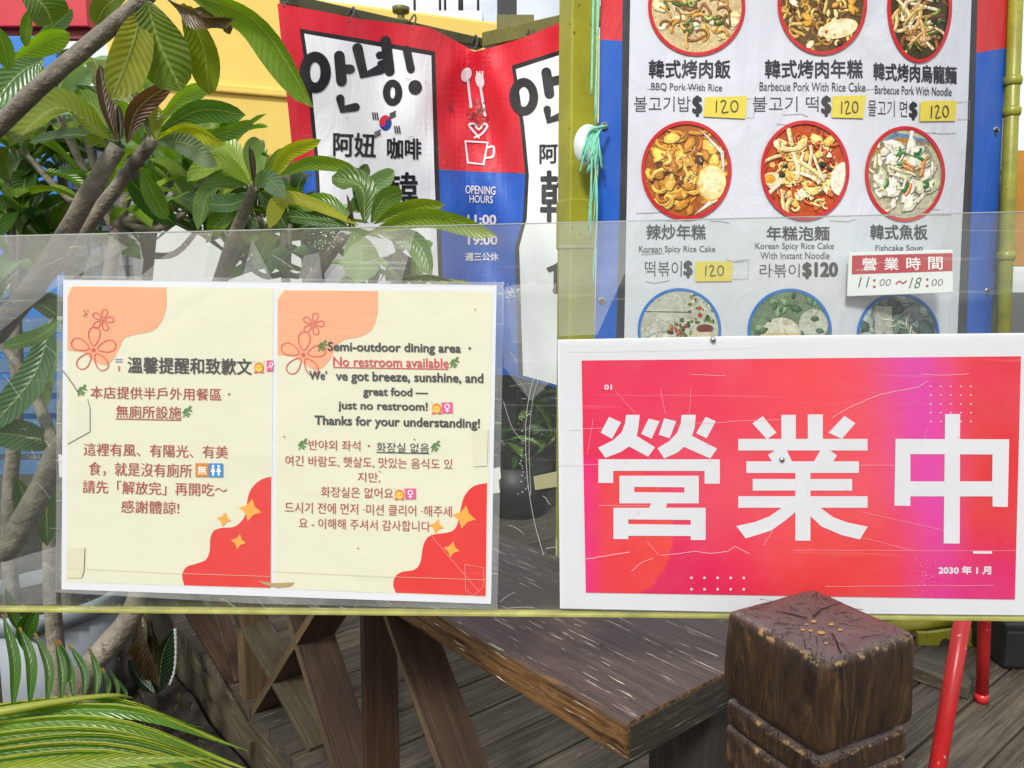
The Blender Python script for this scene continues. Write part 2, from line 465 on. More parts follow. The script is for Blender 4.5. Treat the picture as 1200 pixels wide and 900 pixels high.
def mat_post():
    t = NT('carved_post_timber')
    v = t.coord()
    mp = t.n('ShaderNodeMapping'); mp.inputs['Scale'].default_value = (46, 46, 11); t.l(v, mp.inputs[0])
    g = t.noise(mp.outputs[0], 1, 12, 0.72, 2.6)
    mp2 = t.n('ShaderNodeMapping'); mp2.inputs['Scale'].default_value = (30, 30, 10); t.l(v, mp2.inputs[0])
    g2 = t.noise(mp2.outputs[0], 1, 5, 0.6, 1.5)
    base = t.mix(t.ramp(g, [(0.35, 0), (0.7, 1)]), (0.009, 0.0055, 0.004), (0.062, 0.031, 0.013))
    wear = t.math('MULTIPLY', t.ramp(g, [(0.50, 0), (0.63, 1)]), t.ramp(g2, [(0.50, 0), (0.66, 0.7)]))
    base = t.mix(t.math('MULTIPLY', wear, 0.6), base, (0.30, 0.145, 0.04))
    # end grain on the top: rings and radial checks about the heart
    sx = t.n('ShaderNodeSeparateXYZ'); t.l(v, sx.inputs[0])
    ang = t.math('ARCTAN2', sx.outputs[1], sx.outputs[0])
    rr = t.math('SQRT', t.math('ADD', t.math('POWER', sx.outputs[0], 2.0), t.math('POWER', sx.outputs[1], 2.0)))
    wob = t.noise(v, 40, 5)
    rad = t.n('ShaderNodeCombineXYZ')
    t.l(t.math('MULTIPLY', ang, 4.2), rad.inputs[0]); t.l(t.math('MULTIPLY', rr, 28.0), rad.inputs[1]); t.l(t.math('MULTIPLY', wob, 0.9), rad.inputs[2])
    ck = t.noise(rad.outputs[0], 2.2, 3, 0.5, 0.2)
    crack = t.ramp(t.math('ABSOLUTE', t.math('SUBTRACT', ck, 0.5)), [(0.006, 1), (0.018, 0)])
    inner = t.ramp(rr, [(0.006, 0.0), (0.014, 1)])
    crack = t.math('MULTIPLY', t.math('MULTIPLY', crack, inner), t.ramp(t.noise(v, 55, 3), [(0.47, 0), (0.53, 1)]))
    ringv = t.math('SINE', t.math('ADD', t.math('MULTIPLY', rr, 1900.0), t.math('MULTIPLY', wob, 16.0)))
    topc = t.mix(t.ramp(ringv, [(0.2, 0), (1, 0.5)]), (0.090, 0.068, 0.062), (0.040, 0.029, 0.026))
    topc = t.mix(t.ramp(t.noise(v, 18, 4), [(0.4, 0), (0.7, 0.6)]), topc, (0.125, 0.10, 0.094))
    chip = t.math('MULTIPLY', t.ramp(t.noise(v, 150, 2), [(0.60, 0), (0.63, 1)]), t.ramp(rr, [(0.018, 1), (0.028, 0)]))
    topc = t.mix(crack, topc, (0.006, 0.004, 0.004))
    nn = t.n('ShaderNodeTexCoord'); sp = t.n('ShaderNodeSeparateXYZ'); t.l(nn.outputs['Normal'], sp.inputs[0])
    up = t.ramp(sp.outputs[2], [(0.55, 0), (0.9, 1)])
    edge = t.math('MULTIPLY', t.ramp(sp.outputs[2], [(0.12, 0), (0.4, 1), (0.75, 1), (0.97, 0)]), t.ramp(t.noise(v, 70, 6, 0.7), [(0.53, 0), (0.60, 0.75)]))
    col = t.mix(up, base, topc)
    col = t.mix(edge, col, (0.42, 0.27, 0.10))
    t.col(col); t.set(Roughness=0.34)
    t.bump(t.math('SUBTRACT', t.math('MULTIPLY', g, t.math('SUBTRACT', 1.0, up)), t.math('MULTIPLY', t.math('MULTIPLY', crack, up), 1.5)), 0.7, 0.003)
    return t.m
M['post'] = mat_post()

def mat_ground(name, a, b, scale):
    t = NT(name); v = t.coord()
    n = t.noise(v, scale, 9, 0.7)
    t.col(t.mix(t.ramp(n, [(0.35, 0), (0.65, 1)]), a, b)); t.set(Roughness=0.9)
    t.bump(n, 0.6, 0.02)
    return t.m
M['asphalt'] = mat_ground('asphalt', (0.045, 0.045, 0.045), (0.075, 0.073, 0.07), 30)
M['soil'] = mat_ground('soil', (0.012, 0.009, 0.007), (0.05, 0.038, 0.028), 25)

# ------------------------------------------------------------------ printed matter
_tc = {}
def glyphs(s, bold):
    k = (s, bold)
    if k in _tc: return _tc[k]
    cu = bpy.data.curves.new('txt', 'FONT'); cu.body = s; cu.offset = bold; cu.resolution_u = 3
    o = bpy.data.objects.new('txt', cu); C.objects.link(o)
    dg = bpy.context.evaluated_depsgraph_get(); dg.update()
    me = bpy.data.meshes.new_from_object(o.evaluated_get(dg))
    vs = [(v.co.x, v.co.y) for v in me.vertices]
    fs = [tuple(p.vertices) for p in me.polygons]
    x0, x1 = min(v[0] for v in vs), max(v[0] for v in vs)
    y0, y1 = min(v[1] for v in vs), max(v[1] for v in vs)
    vs = [((a - x0) / (x1 - x0), (y1 - b) / max(1e-6, y1 - y0)) for a, b in vs]
    bpy.data.objects.remove(o); bpy.data.curves.remove(cu); bpy.data.meshes.remove(me)
    _tc[k] = (vs, fs)
    return _tc[k]

class Print:
    def __init__(s): s.items = []; s.gid = 0           # (verts2d, faces, colour, piece)
    def g(s): s.gid += 1; return s
    def add(s, vs, fs, c): s.items.append((vs, fs, lin(c), s.gid))
    def poly(s, pts, c):
        tri = tessellate_polygon([[Vector((a, b, 0)) for a, b in pts]])
        s.add(list(pts), [tuple(t) for t in tri], c)
    def rect(s, x0, y0, x1, y1, c): s.poly([(x0, y0), (x1, y0), (x1, y1), (x0, y1)], c)
    def holed(s, outer, hole, c):
        loops = [[Vector((a, b, 0)) for a, b in outer], [Vector((a, b, 0)) for a, b in hole]]
        s.add(list(outer) + list(hole), [tuple(t) for t in tessellate_polygon(loops)], c)
    def ell(s, cx, cy, rx, ry, c, n=40, rot=0, clip=None):
        ps = []
        for k in range(n):
            a = 2 * math.pi * k / n
            x, y = rx * math.cos(a), ry * math.sin(a)
            ps.append((cx + x * math.cos(rot) - y * math.sin(rot), cy + x * math.sin(rot) + y * math.cos(rot)))
        if clip: ps = [clip(*p) for p in ps]
        s.add(ps, [tuple(range(n))], c)
    def ring(s, cx, cy, rx, ry, t, c, n=64):
        vs = []
        for k in range(n):
            a = 2 * math.pi * k / n
            vs += [(cx + rx * math.cos(a), cy + ry * math.sin(a)), (cx + (rx - t) * math.cos(a), cy + (ry - t) * math.sin(a))]
        s.add(vs, [(2 * k, 2 * k + 1, (2 * k + 3) % (2 * n), (2 * k + 2) % (2 * n)) for k in range(n)], c)
    def stroke(s, pts, wd, c, cap=True, closed=False, smooth=0, clip=None):
        pts = [Vector(p).to_2d() for p in pts]
        if smooth:
            q = pts + [pts[0]] if closed else pts
            pts = [p.to_2d() for p in bez([(p.x, p.y, 0) for p in q], smooth)]
            if closed: pts = pts[:-1]
        n = len(pts)
        vs, fs = [], []
        for i in range(n):
            a = pts[(i - 1) % n] if closed or i else pts[0]
            b = pts[(i + 1) % n] if closed or i < n - 1 else pts[-1]
            d = (b - a).normalized() if (b - a).length > 1e-6 else Vector((1, 0))
            nn = Vector((-d.y, d.x)) * wd * 0.5
            vs += [tuple(pts[i] + nn), tuple(pts[i] - nn)]
        m = n if closed else n - 1
        for i in range(m):
            j = (i + 1) % n
            fs.append((2 * i, 2 * i + 1, 2 * j + 1, 2 * j))
        if clip: vs = [clip(*v) for v in vs]
        s.add(vs, fs, c)
        if cap and not closed:
            s.ell(pts[0].x, pts[0].y, wd / 2, wd / 2, c, 12, clip=clip); s.ell(pts[-1].x, pts[-1].y, wd / 2, wd / 2, c, 12, clip=clip)
    def text(s, t, x0, y0, x1, y1, c, bold=0.0, tilt=0.0, shear=0.0):
        s.g()
        vs, fs = glyphs(t, 0.0 if bold >= 0 else bold)
        b = max(0.0, bold) * (y1 - y0) * 1.5                 # heavier weights: the outline stamped round a small circle
        st = [(0, 0)] if b <= 0 else [(b * math.cos(k * math.pi / 4), b * math.sin(k * math.pi / 4)) for k in range(8)] + [(0, 0)]
        for dx, dy in st:
            out = []
            for a, q in vs:
                x, y = x0 + b + a * (x1 - x0 - 2 * b), y0 + b + q * (y1 - y0 - 2 * b)
                out.append((x + dx + shear * (y1 - y), y + dy + tilt * (x - x0)))
            s.add(out, fs, c)
    def build(s, name, yf, mat, parent, off=0.0005, step=1e-5, cut=0, split=False):
        if split:
            outs = []
            for gi in sorted({it[3] for it in s.items}):
                q = Print(); q.items = [it for it in s.items if it[3] == gi]
                outs.append(q.build(name, yf, mat, parent, off, step, cut))
            return outs[0]
        bm = bmesh.new()
        lay = bm.faces.layers.float_vector.new('Col')
        zl = bm.verts.layers.float.new('zz')
        for i, (vs, fs, c, _g) in enumerate(s.items):
            bv = [bm.verts.new((a, b, 0)) for a, b in vs]
            for v in bv: v[zl] = i * step
            for f in fs:
                if len(set(f)) < 3: continue
                try:
                    nf = bm.faces.new([bv[k] for k in f]); nf[lay] = c
                except ValueError: pass
        if cut:
            xs = [v.co.x for v in bm.verts]; ys = [v.co.y for v in bm.verts]
            for ax, lo, hi in ((0, min(xs), max(xs)), (1, min(ys), max(ys))):
                k = math.ceil(lo / cut) * cut
                while k < hi:
                    co = Vector((k, 0, 0)) if ax == 0 else Vector((0, k, 0))
                    no = Vector((1, 0, 0)) if ax == 0 else Vector((0, 1, 0))
                    bmesh.ops.bisect_plane(bm, geom=bm.verts[:] + bm.edges[:] + bm.faces[:], plane_co=co, plane_no=no, dist=1e-5)
                    k += cut
        for v in bm.verts:
            v.co = on_surf(v.co.x, v.co.y, yf, off + v[zl])
        # flip to face the viewer
        for f in bm.faces:
            f.normal_update()
            if f.normal.y > 0: f.normal_flip()
        me = bpy.data.meshes.new(name); bm.to_mesh(me); bm.free()
        return link(name, me, mat, parent)

def zc(pts, ox, oy, f): return [(ox + a / f, oy + b / f) for a, b in pts]

# ------------------------------------------------------------------ ground, bed, deck
RD, ED = Vector((-0.632, 0.775, 0)).normalized(), Vector((0.775, 0.632, 0)).normalized()
DECKZ, TOPZ, BEDZ = CAMZ - 0.87, CAMZ - 0.42, 0.33
g = mesh('ground', [(-400, -400, 0), (400, -400, 0), (400, 400, 0), (-400, 400, 0)], [(0, 1, 2, 3)], M['asphalt'])
tag(g, 'grey asphalt ground around the deck', kind='structure')

R0 = Vector((0.1123, 0.703, 0))            # foot of the railing's outer face at its near end
RN = Vector((RD.y, -RD.x, 0))           # along +ED
def onR(px, py): return on_plane(px, py, R0, ED)

# deck boards run along ED, one mesh
def deck():
    bm = bmesh.new()
    lay = bm.verts.layers.float_vector.new('board')
    wbd, gap = 0.105, 0.006
    for k in range(-12, 46):
        s0 = k * wbd
        rv = Vector((random.random(), random.random(), random.random()))
        a = R0 + RD * s0 + ED * 0.0; b = a + RD * (wbd - gap)
        dz = random.uniform(-0.0015, 0.0015)
        e = ED * 4.0
        vs = []
        for p in (a, b, b + e, a + e):
            for z in (DECKZ - 0.03, DECKZ + dz):
                v = bm.verts.new((p.x, p.y, z)); v[lay] = rv; vs.append(v)
        i = [0, 2, 4, 6]
        bm.faces.new([vs[j + 1] for j in i])
        bm.faces.new([vs[j] for j in reversed(i)])
        for j in range(4):
            q = (j + 1) % 4
            bm.faces.new([vs[2 * j], vs[2 * q], vs[2 * q + 1], vs[2 * j + 1]])
    Mx = frame(ED, origin=R0)
    Mi = Mx.inverted()
    for v in bm.verts: v.co = Mi @ v.co
    bmesh.ops.recalc_face_normals(bm, faces=bm.faces)
    me = bpy.data.meshes.new('deck'); bm.to_mesh(me); bm.free()
    return link('deck', me, M['deck'], None, Mx)
tag(deck(), 'weathered grey timber deck boards under the railing', kind='structure')
# deck joist skirt along the outer edge
sk = R0 + RD * -1.3 + ED * 0.012
prism('deck_edge', [sk + Vector((0, 0, 0.02)), sk + RD * 6 + Vector((0, 0, 0.02)), sk + RD * 6 + Vector((0, 0, DECKZ - 0.035)), sk + Vector((0, 0, DECKZ - 0.035))], ED * 0.03, M['railgrey'], None, RD)['kind'] = 'structure'

# planting bed with rough soil
def bed():
    n = 40
    vs, fs = [], []
    for j in range(n + 1):
        for i in range(n + 1):
            s = -0.35 + 4.2 * j / n
            u = 0.0 - 2.2 * i / n
            p = R0 + RD * s + ED * (u - 0.004)
            vs.append((p.x, p.y, BEDZ + random.uniform(-0.012, 0.012) + 0.04 * math.sin(s * 5) * math.sin(u * 4)))
    for j in range(n):
        for i in range(n):
            a = j * (n + 1) + i
            fs.append((a, a + 1, a + n + 2, a + n + 1))
    o = mesh('planting_bed', vs, fs, M['soil'], smooth=True)
    tag(o, 'dark soil of the planting bed beside the deck', kind='structure')
bed()

# ------------------------------------------------------------------ leaves
class Leaves:
    def __init__(s): s.v, s.f, s.c, s.u = [], [], [], []
    def leaf(s, b, m, t, width, col, hint=None, fold=0.35, n=10, wave=0.0, shape=0.62):
        b, m, t = Vector(b), Vector(m), Vector(t)
        pts = bez([b, m, t], n)
        L = sum((pts[i + 1] - pts[i]).length for i in range(n))
        hint = hint or Vector((0, -1, 0.3))
        base = len(s.v)
        vs = (-1, -0.55, 0, 0.55, 1)
        ph = random.uniform(0, 6)
        for i, p in enumerate(pts):
            u = i / n
            tg = (pts[min(i + 1, n)] - pts[max(i - 1, 0)]).normalized()
            sd_ = tg.cross(hint)
            if sd_.length < 1e-3: sd_ = tg.cross(Vector((1, 0, 0)))
            sd_.normalize(); nn = sd_.cross(tg)
            wv = width * 0.5 * (u / shape) ** 0.85 * max(0, (1 - u) / (1 - shape)) ** (0.85 * (1 - shape) / shape)
            wv = max(wv, 0.0015 if i < n else 0.0004)
            for k in vs:
                off = nn * (abs(k) * wv * math.sin(fold) + wave * wv * math.sin(ph + u * 11 + (3 if k > 0 else 0)) * abs(k))
                s.v.append(p + sd_ * (k * wv * math.cos(fold)) + off)
                s.c.append(col); s.u.append((u * max(0.6, L / 0.2), k, 0))
        for i in range(n):
            for k in range(4):
                a = base + i * 5 + k
                s.f.append((a, a + 1, a + 6, a + 5))
    def build(s, name, mat, parent, origin=None):
        me = bpy.data.meshes.new(name)
        o0 = origin or Vector((0, 0, 0))
        me.from_pydata([tuple(v - o0) for v in s.v], [], s.f)
        a = me.attributes.new('Col', 'FLOAT_COLOR', 'POINT')
        a.data.foreach_set('color', [x for c in s.c for x in (*c, 1.0)])
        a = me.attributes.new('leafuv', 'FLOAT_VECTOR', 'POINT')
        a.data.foreach_set('vector', [x for c in s.u for x in c])
        for p in me.polygons: p.use_smooth = True
        me.update()
        return link(name, me, mat, parent, Matrix.Translation(o0))

G_DARK, G_MID, G_LITE, G_YEL, G_GREY = (0.032, 0.092, 0.008), (0.115, 0.23, 0.011), (0.25, 0.38, 0.018), (0.44, 0.46, 0.02), (0.20, 0.33, 0.14)
G_RED, G_BRN, G_PUR = (0.075, 0.030, 0.022), (0.16, 0.10, 0.05), (0.05, 0.025, 0.03)
def jit(c, k=0.2):
    f = 1 + random.uniform(-k, k)
    return tuple(min(.7, x * f * (1 + random.uniform(-0.1, 0.1))) for x in c)

def pxleaf(L, b, m, t, wpx, d, dz, col, roll=0.4, fold=0.35, wave=0.06, shape=0.6):
    """a leaf seen at pixel b..m..t, its base at depth d, its tip dz further"""
    B, Mm, T = P(*b, d), P(*m, d + dz * 0.45), P(*t, d + dz)
    ax = (T - B).normalized()
    hint = (CAM - Mm).normalized()
    hint = Matrix.Rotation(roll, 3, ax) @ hint
    L.leaf(B, Mm, T, wpx / FPX * d / max(0.4, math.cos(roll)), jit(col, 0.12), hint, fold, 12, wave, shape)

def rosette(L, c, axis, n, length, cols, spread=(0.5, 1.3), width=0.26, droop=0.35):
    axis = axis.normalized()
    s = axis.cross(Vector((0.3, 0.9, 0.1))).normalized(); q = axis.cross(s)
    a0 = random.uniform(0, 6)
    for k in range(n):
        az = a0 + k * 2.4 + random.uniform(-0.3, 0.3)
        el = spread[0] + (spread[1] - spread[0]) * k / max(1, n - 1) + random.uniform(-0.15, 0.15)
        d = axis * math.cos(el) + (s * math.cos(az) + q * math.sin(az)) * math.sin(el)
        ln = length * random.uniform(0.65, 1.1)
        b = c + d * 0.015 - axis * random.uniform(0, 0.05)
        m = b + d * ln * 0.5 + Vector((0, 0, 0.02 * ln))
        t = b + d * ln + Vector((0, 0, -droop * ln * random.uniform(0.3, 1.2)))
        hint = axis + Vector((random.uniform(-0.3, 0.3), random.uniform(-0.3, 0.3), random.uniform(0, 0.4)))
        L.leaf(b, m, t, ln * width * random.uniform(0.85, 1.15), jit(random.choice(cols)), hint, random.uniform(0.3, 0.65), 10, 0.1)

def branch(name, pxs, d0, d1, r0, r1, parent, n=18):
    k = len(pxs)
    pts = bez([P(*p, d0 + (d1 - d0) * i / (k - 1)) for i, p in enumerate(pxs)], n)
    rr = [r0 + (r1 - r0) * i / n for i in range(n + 1)]
    rr = [r * (1 + 0.05 * math.sin(i * 2.3) + random.uniform(-0.03, 0.03)) for i, r in enumerate(rr)]
    return tube(name, pts, rr, M['bark'], parent, 14, 0.04)

def z0(*p): return [(a / 2.727, b / 2.727) for a, b in p]
def z2(*p): return [(310 + a / 2.727, b / 2.727) for a, b in p]
def z8(*p): return [(a / 2.857, 160 + b / 2.857) for a, b in p]

def bedpt(px, d):
    p = P(px, 600, d); return Vector((p.x, p.y, BEDZ - 0.03))

# --- tree whose thick branch crosses the top left
t1 = empty('frangipani_tree', bedpt(-160, 1.15), 'frangipani with thick dark branch crossing the top left and large hanging leaves', 'tree', 'frangipani trees in the planting bed')
pts = [bedpt(-160, 1.15), P(-190, 520, 1.12), P(-110, 270, 1.08), P(0, 147, 1.02), P(60, 90, 1.0), P(110, 48, 1.0), P(172, -4, 1.0), P(200, -40, 1.0)]
pts = bez(pts, 40)
tube('trunk', pts, [(0.0125 - 0.003 * (i / 40)) * (1 + random.uniform(-0.03, 0.03)) for i in range(41)], M['bark'], t1, 16, 0.04)
L = Leaves()
pxleaf(L, *z0((470, 0), (510, 140), (580, 292)), 62, 0.99, 0.03, (0.12, 0.18, 0.010), 0.3, 0.25)
pxleaf(L, *z0((455, 30), (420, 160), (355, 320)), 44, 1.0, -0.04, (0.26, 0.30, 0.012), -0.3, 0.3)
pxleaf(L, *z0((585, 10), (650, 150), (668, 303)), 36, 0.99, 0.06, (0.17, 0.24, 0.012), 0.5, 0.3)
pxleaf(L, *z0((420, -30), (340, 20), (306, 80)), 26, 1.01, 0.05, (0.12, 0.16, 0.02), 0.2)
pxleaf(L, *z0((600, -20), (820, 70), (1003, 345)), 36, 0.97, 0.02, (0.15, 0.24, 0.015), 0.75, 0.5)
pxleaf(L, *z0((60, -60), (140, 20), (165, 72)), 44, 0.98, 0.03, (0.09, 0.14, 0.012), -0.3, 0.3)
pxleaf(L, *z0((95, 30), (90, 80), (80, 148)), 13, 0.98, 0.03, G_MID, 0.6)
pxleaf(L, *z0((500, 40), (480, 150), (430, 270)), 34, 1.05, 0.06, G_LITE, 0.2)
pxleaf(L, *z0((-60, 60), (5, 130), (28, 222)), 22, 0.98, 0.04, (0.12, 0.26, 0.02), 0.3)
L.build('crown', M['leaf'], t1)
L = Leaves()
pxleaf(L, *z0((535, -5), (640, 45), (748, 62)), 26, 0.98, -0.01, G_BRN, 0.6, 0.9, 0.4)
pxleaf(L, *z0((600, 30), (690, 60), (735, 110)), 18, 0.98, 0.02, (0.12, 0.07, 0.035), -0.5, 0.9, 0.5)
tag(L.build('dead_leaf', M['leaf'], t1), 'curled brown dead leaf')

# --- forked tree left of the poster with red brown young leaves
t2 = empty('frangipani_tree', bedpt(-60, 1.32), 'forked grey frangipani at left with upright red brown young leaves', 'tree', 'frangipani trees in the planting bed')
pts = bez([bedpt(-60, 1.32), P(-70, 560, 1.3), P(-40, 430, 1.28), P(0, 385, 1.24), P(62, 300, 1.18), P(105, 225, 1.15), P(138, 172, 1.15)], 34)
tube('trunk', pts, [(0.0185 - 0.0065 * i / 34) * (1 + random.uniform(-.03, .03)) for i in range(35)], M['bark'], t2, 14, 0.05)
branch('branch', [(-8, 402), (50, 330), (100, 268), (140, 215), (180, 163)], 1.28, 1.2, 0.0125, 0.0095, t2)
L = Leaves()
d = 1.15
pxleaf(L, *z0((350, 445), (190, 345), (30, 470)), 30, d, -0.12, (0.20, 0.28, 0.02), 0.9, 0.5)
pxleaf(L, *z0((330, 438), (220, 432), (95, 455)), 12, d, 0.06, G_DARK, 0.9)
pxleaf(L, *z0((345, 420), (290, 330), (190, 330)), 24, d, 0.1, G_MID, 0.5)
pxleaf(L, *z0((330, 400), (230, 345), (110, 360)), 22, d, 0.05, G_GREY, 0.5)
pxleaf(L, *z0((505, 420), (640, 352), (785, 368)), 27, d + .06, 0.02, (0.065, 0.18, 0.03), 0.4, 0.3)
pxleaf(L, *z0((560, 432), (700, 428), (812, 388)), 18, d + .07, 0.06, G_MID, 0.4)
pxleaf(L, *z0((500, 450), (600, 408), (722, 462)), 18, d + .05, -0.06, G_YEL, 0.7, 0.5)
pxleaf(L, *z0((500, 452), (600, 462), (697, 532)), 24, d + .05, -0.1, (0.16, 0.24, 0.13), 0.4, 0.3)
pxleaf(L, *z0((510, 380), (590, 310), (662, 275)), 22, d + .08, 0.05, G_LITE, 0.4)
pxleaf(L, *z0((445, 350), (452, 230), (465, 130)), 22, d + .1, 0.05, G_LITE, 0.3)
pxleaf(L, *z0((475, 330), (480, 250), (510, 190)), 18, d + .1, 0.06, G_MID, 0.3)
pxleaf(L, *z0((430, 330), (350, 270), (300, 190)), 34, d + .1, 0.03, (0.14, 0.19, 0.02), 0.3)
pxleaf(L, *z0((450, 540), (490, 620), (532, 702)), 24, d + .1, 0.02, G_MID, 0.2)
pxleaf(L, *z0((400, 560), (470, 630), (560, 720)), 30, d + .12, 0.05, G_DARK, 0.3)
pxleaf(L, *z0((140, 190), (60, 240), (-30, 345)), 30, d, -0.05, (0.11, 0.25, 0.08), 0.2, 0.25)
pxleaf(L, *z0((40, 200), (130, 140), (222, 105)), 26, d, 0.03, G_LITE, 0.5)
pxleaf(L, *z0((110, 130), (170, 85), (232, 30)), 17, d + .05, 0.03, (0.09, 0.19, 0.07), 0.4)
pxleaf(L, *z0((380, 330), (330, 320), (180, 300)), 26, d + .05, 0.03, G_DARK, 0.4)
pxleaf(L, *z0((190, 300), (240, 260), (285, 225)), 24, d + .05, 0.05, G_GREY, 0.2)
pxleaf(L, *z0((345, 470), (300, 450), (290, 470)), 16, d, -0.03, (0.2, 0.26, 0.03), 0.2)
L.build('crown', M['leaf'], t2)
L = Leaves()
pxleaf(L, *z0((372, 447), (338, 330), (320, 208)), 17, d - .02, 0.0, G_RED, 0.2, 0.4)
pxleaf(L, *z0((405, 458), (440, 350), (548, 263)), 24, d - .02, 0.0, (0.10, 0.045, 0.028), 0.2, 0.4)
pxleaf(L, *z0((382, 447), (384, 400), (378, 335)), 9, d - .02, 0.0, G_PUR, 0.2, 0.5)
pxleaf(L, *z0((478, 440), (450, 340), (408, 268)), 10, d - .01, 0.0, (0.10, 0.09, 0.06), 0.3, 0.5)
pxleaf(L, *z0((500, 450), (490, 395), (505, 338)), 19, d, 0.0, (0.22, 0.22, 0.02), 0.2, 0.5)
tag(L.build('young_leaf', M['leaf'], t2), 'upright red brown young leaves')

# --- tree behind the notice with two crowned branches
tb = on_z(20, 985, BEDZ - 0.03)
t3 = empty('frangipani_tree', tb, 'leaning frangipani with pale trunk rising from the bed behind the notice', 'tree', 'frangipani trees in the planting bed')
dB = tb.y
pts = bez([tb, P(98, 797, dB), P(158, 712, dB - .0), P(215, 520, dB - .02), P(245, 380, 1.39), P(270, 290, 1.38), P(300, 215, 1.36)], 36)
tube('trunk', pts, [(0.026 - 0.0175 * i / 36) * (1 + random.uniform(-.04, .04)) for i in range(37)], M['bark'], t3, 14, 0.06)
branch('branch', [(225, 500), (310, 400), (368, 325), (385, 300), (402, 278)], 1.48, 1.3, 0.013, 0.0095, t3)
L = Leaves()
d = 1.34
pxleaf(L, *z0((800, 590), (700, 525), (597, 580)), 22, d, -0.08, (0.24, 0.34, 0.03), 0.6, 0.5)
pxleaf(L, *z0((790, 590), (680, 600), (632, 735)), 20, d, -0.1, (0.12, 0.22, 0.05), 0.6, 0.5)
pxleaf(L, *z0((800, 600), (720, 470), (590, 440)), 30, d + .03, 0.08, G_LITE, 0.4)
pxleaf(L, *z8((905, 150), (960, 55), (1075, 10)), 17, d - .03, -0.03, G_YEL, 0.4)
pxleaf(L, *z8((935, 130), (1050, 85), (1190, 105)), 18, d - .02, 0.02, (0.22, 0.34, 0.03), 0.4)
pxleaf(L, *z8((855, 165), (900, 145), (957, 205)), 24, d - .03, -0.1, (0.17, 0.27, 0.15), 0.2)
pxleaf(L, *z8((860, 170), (840, 60), (870, 10)), 22, d, 0.05, G_MID, 0.3)
pxleaf(L, *z8((880, 160), (930, 90), (960, 50)), 20, d, 0.05, G_LITE, 0.3)
pxleaf(L, *z8((860, 190), (960, 190), (1060, 240)), 22, d + .04, 0.05, G_MID, 0.4)
pxleaf(L, *z8((850, 190), (760, 230), (600, 205)), 22, d + .04, 0.05, (0.05, 0.13, 0.03), 0.5)
pxleaf(L, *z8((860, 180), (920, 240), (960, 310)), 22, d + .02, 0.0, G_DARK, 0.4)
pxleaf(L, *z8((840, 190), (760, 260), (700, 330)), 24, d + .06, 0.04, G_MID, 0.4)
d = 1.28
pxleaf(L, *z2((300, 720), (80, 640), (15, 730)), 18, d, -0.05, G_YEL, 0.7, 0.5)
pxleaf(L, *z2((320, 715), (310, 600), (215, 565)), 30, d, 0.04, (0.09, 0.16, 0.02), 0.5, 0.4)
pxleaf(L, *z2((340, 712), (380, 640), (440, 612)), 26, d, 0.04, G_MID, 0.4)
pxleaf(L, *z2((350, 715), (450, 660), (577, 652)), 19, d, 0.0, (0.20, 0.30, 0.025), 0.5, 0.4)
pxleaf(L, *z2((330, 745), (520, 690), (742, 752)), 24, d - .02, -0.06, (0.24, 0.36, 0.035), 0.5, 0.4)
pxleaf(L, *z2((250, 690), (340, 600), (415, 545)), 24, d + .06, 0.05, G_GREY, 0.3)
pxleaf(L, *z2((300, 680), (300, 590), (330, 525)), 18, d + .06, 0.05, G_DARK, 0.3)
pxleaf(L, *z2((280, 740), (310, 830), (300, 905)), 44, d - .03, -0.05, (0.16, 0.30, 0.09), 0.2, 0.3)
pxleaf(L, *z2((360, 740), (480, 770), (535, 880)), 26, d, -0.05, (0.08, 0.18, 0.04), 0.4, 0.4)
pxleaf(L, *z2((290, 725), (200, 650), (110, 660)), 22, d + .04, 0.04, G_MID, 0.3)
pxleaf(L, *z2((260, 720), (170, 700), (60, 690)), 20, d + .05, 0.04, G_DARK, 0.3)
L.build('crown', M['leaf'], t3)
L = Leaves()
pxleaf(L, *z0((812, 600), (806, 530), (798, 468)), 11, 1.33, 0, G_PUR, 0.2, 0.9)
tag(L.build('leaf_bud', M['leaf'], t3), 'slim furled purple leaf bud')
L = Leaves()
pxleaf(L, *z2((285, 735), (278, 690), (262, 620)), 6, 1.28, 0, G_RED, 0.2, 0.9)
pxleaf(L, *z2((275, 735), (270, 700), (280, 680)), 7, 1.28, 0, G_PUR, 0.2, 0.9)
tag(L.build('leaf_bud', M['leaf'], t3), 'slim furled purple brown leaf bud')

# --- the low tree seen through the panel's left edge
t4 = empty('frangipani_tree', bedpt(-30, 1.0), 'low frangipani with bare tan limb curving behind the left end of the panel', 'tree', 'frangipani trees in the planting bed')
pts = bez([bedpt(-30, 1.02), P(-25, 690, 1.0), P(10, 640, 0.98), P(48, 575, 0.98), P(72, 522, 1.0), P(118, 470, 1.05)], 24)
tube('trunk', pts, [0.019 - 0.006 * i / 24 for i in range(25)], M['bark'], t4, 12, 0.05)
branch('branch', [(66, 535), (52, 490), (28, 440), (5, 405)], 1.0, 1.1, 0.008, 0.006, t4)
L = Leaves()
pxleaf(L, (75, 372), (45, 395), (2, 408), 18, 1.0, -0.06, (0.12, 0.24, 0.03), 0.5)
pxleaf(L, (62, 372), (40, 440), (-14, 505), 34, 1.02, -0.05, (0.06, 0.15, 0.05), 0.2, 0.2)
pxleaf(L, (62, 525), (30, 512), (-18, 506), 36, 1.02, -0.05, (0.06, 0.14, 0.05), 0.2, 0.2)
pxleaf(L, (70, 400), (55, 440), (50, 480), 20, 1.1, 0.05, G_GREY, 0.3)
pxleaf(L, (110, 470), (60, 560), (55, 640), 30, 1.08, 0.05, G_DARK, 0.4)
pxleaf(L, (20, 560), (35, 590), (70, 620), 30, 1.2, 0.05, G_DARK, 0.4)
L.build('crown', M['leaf'], t4)

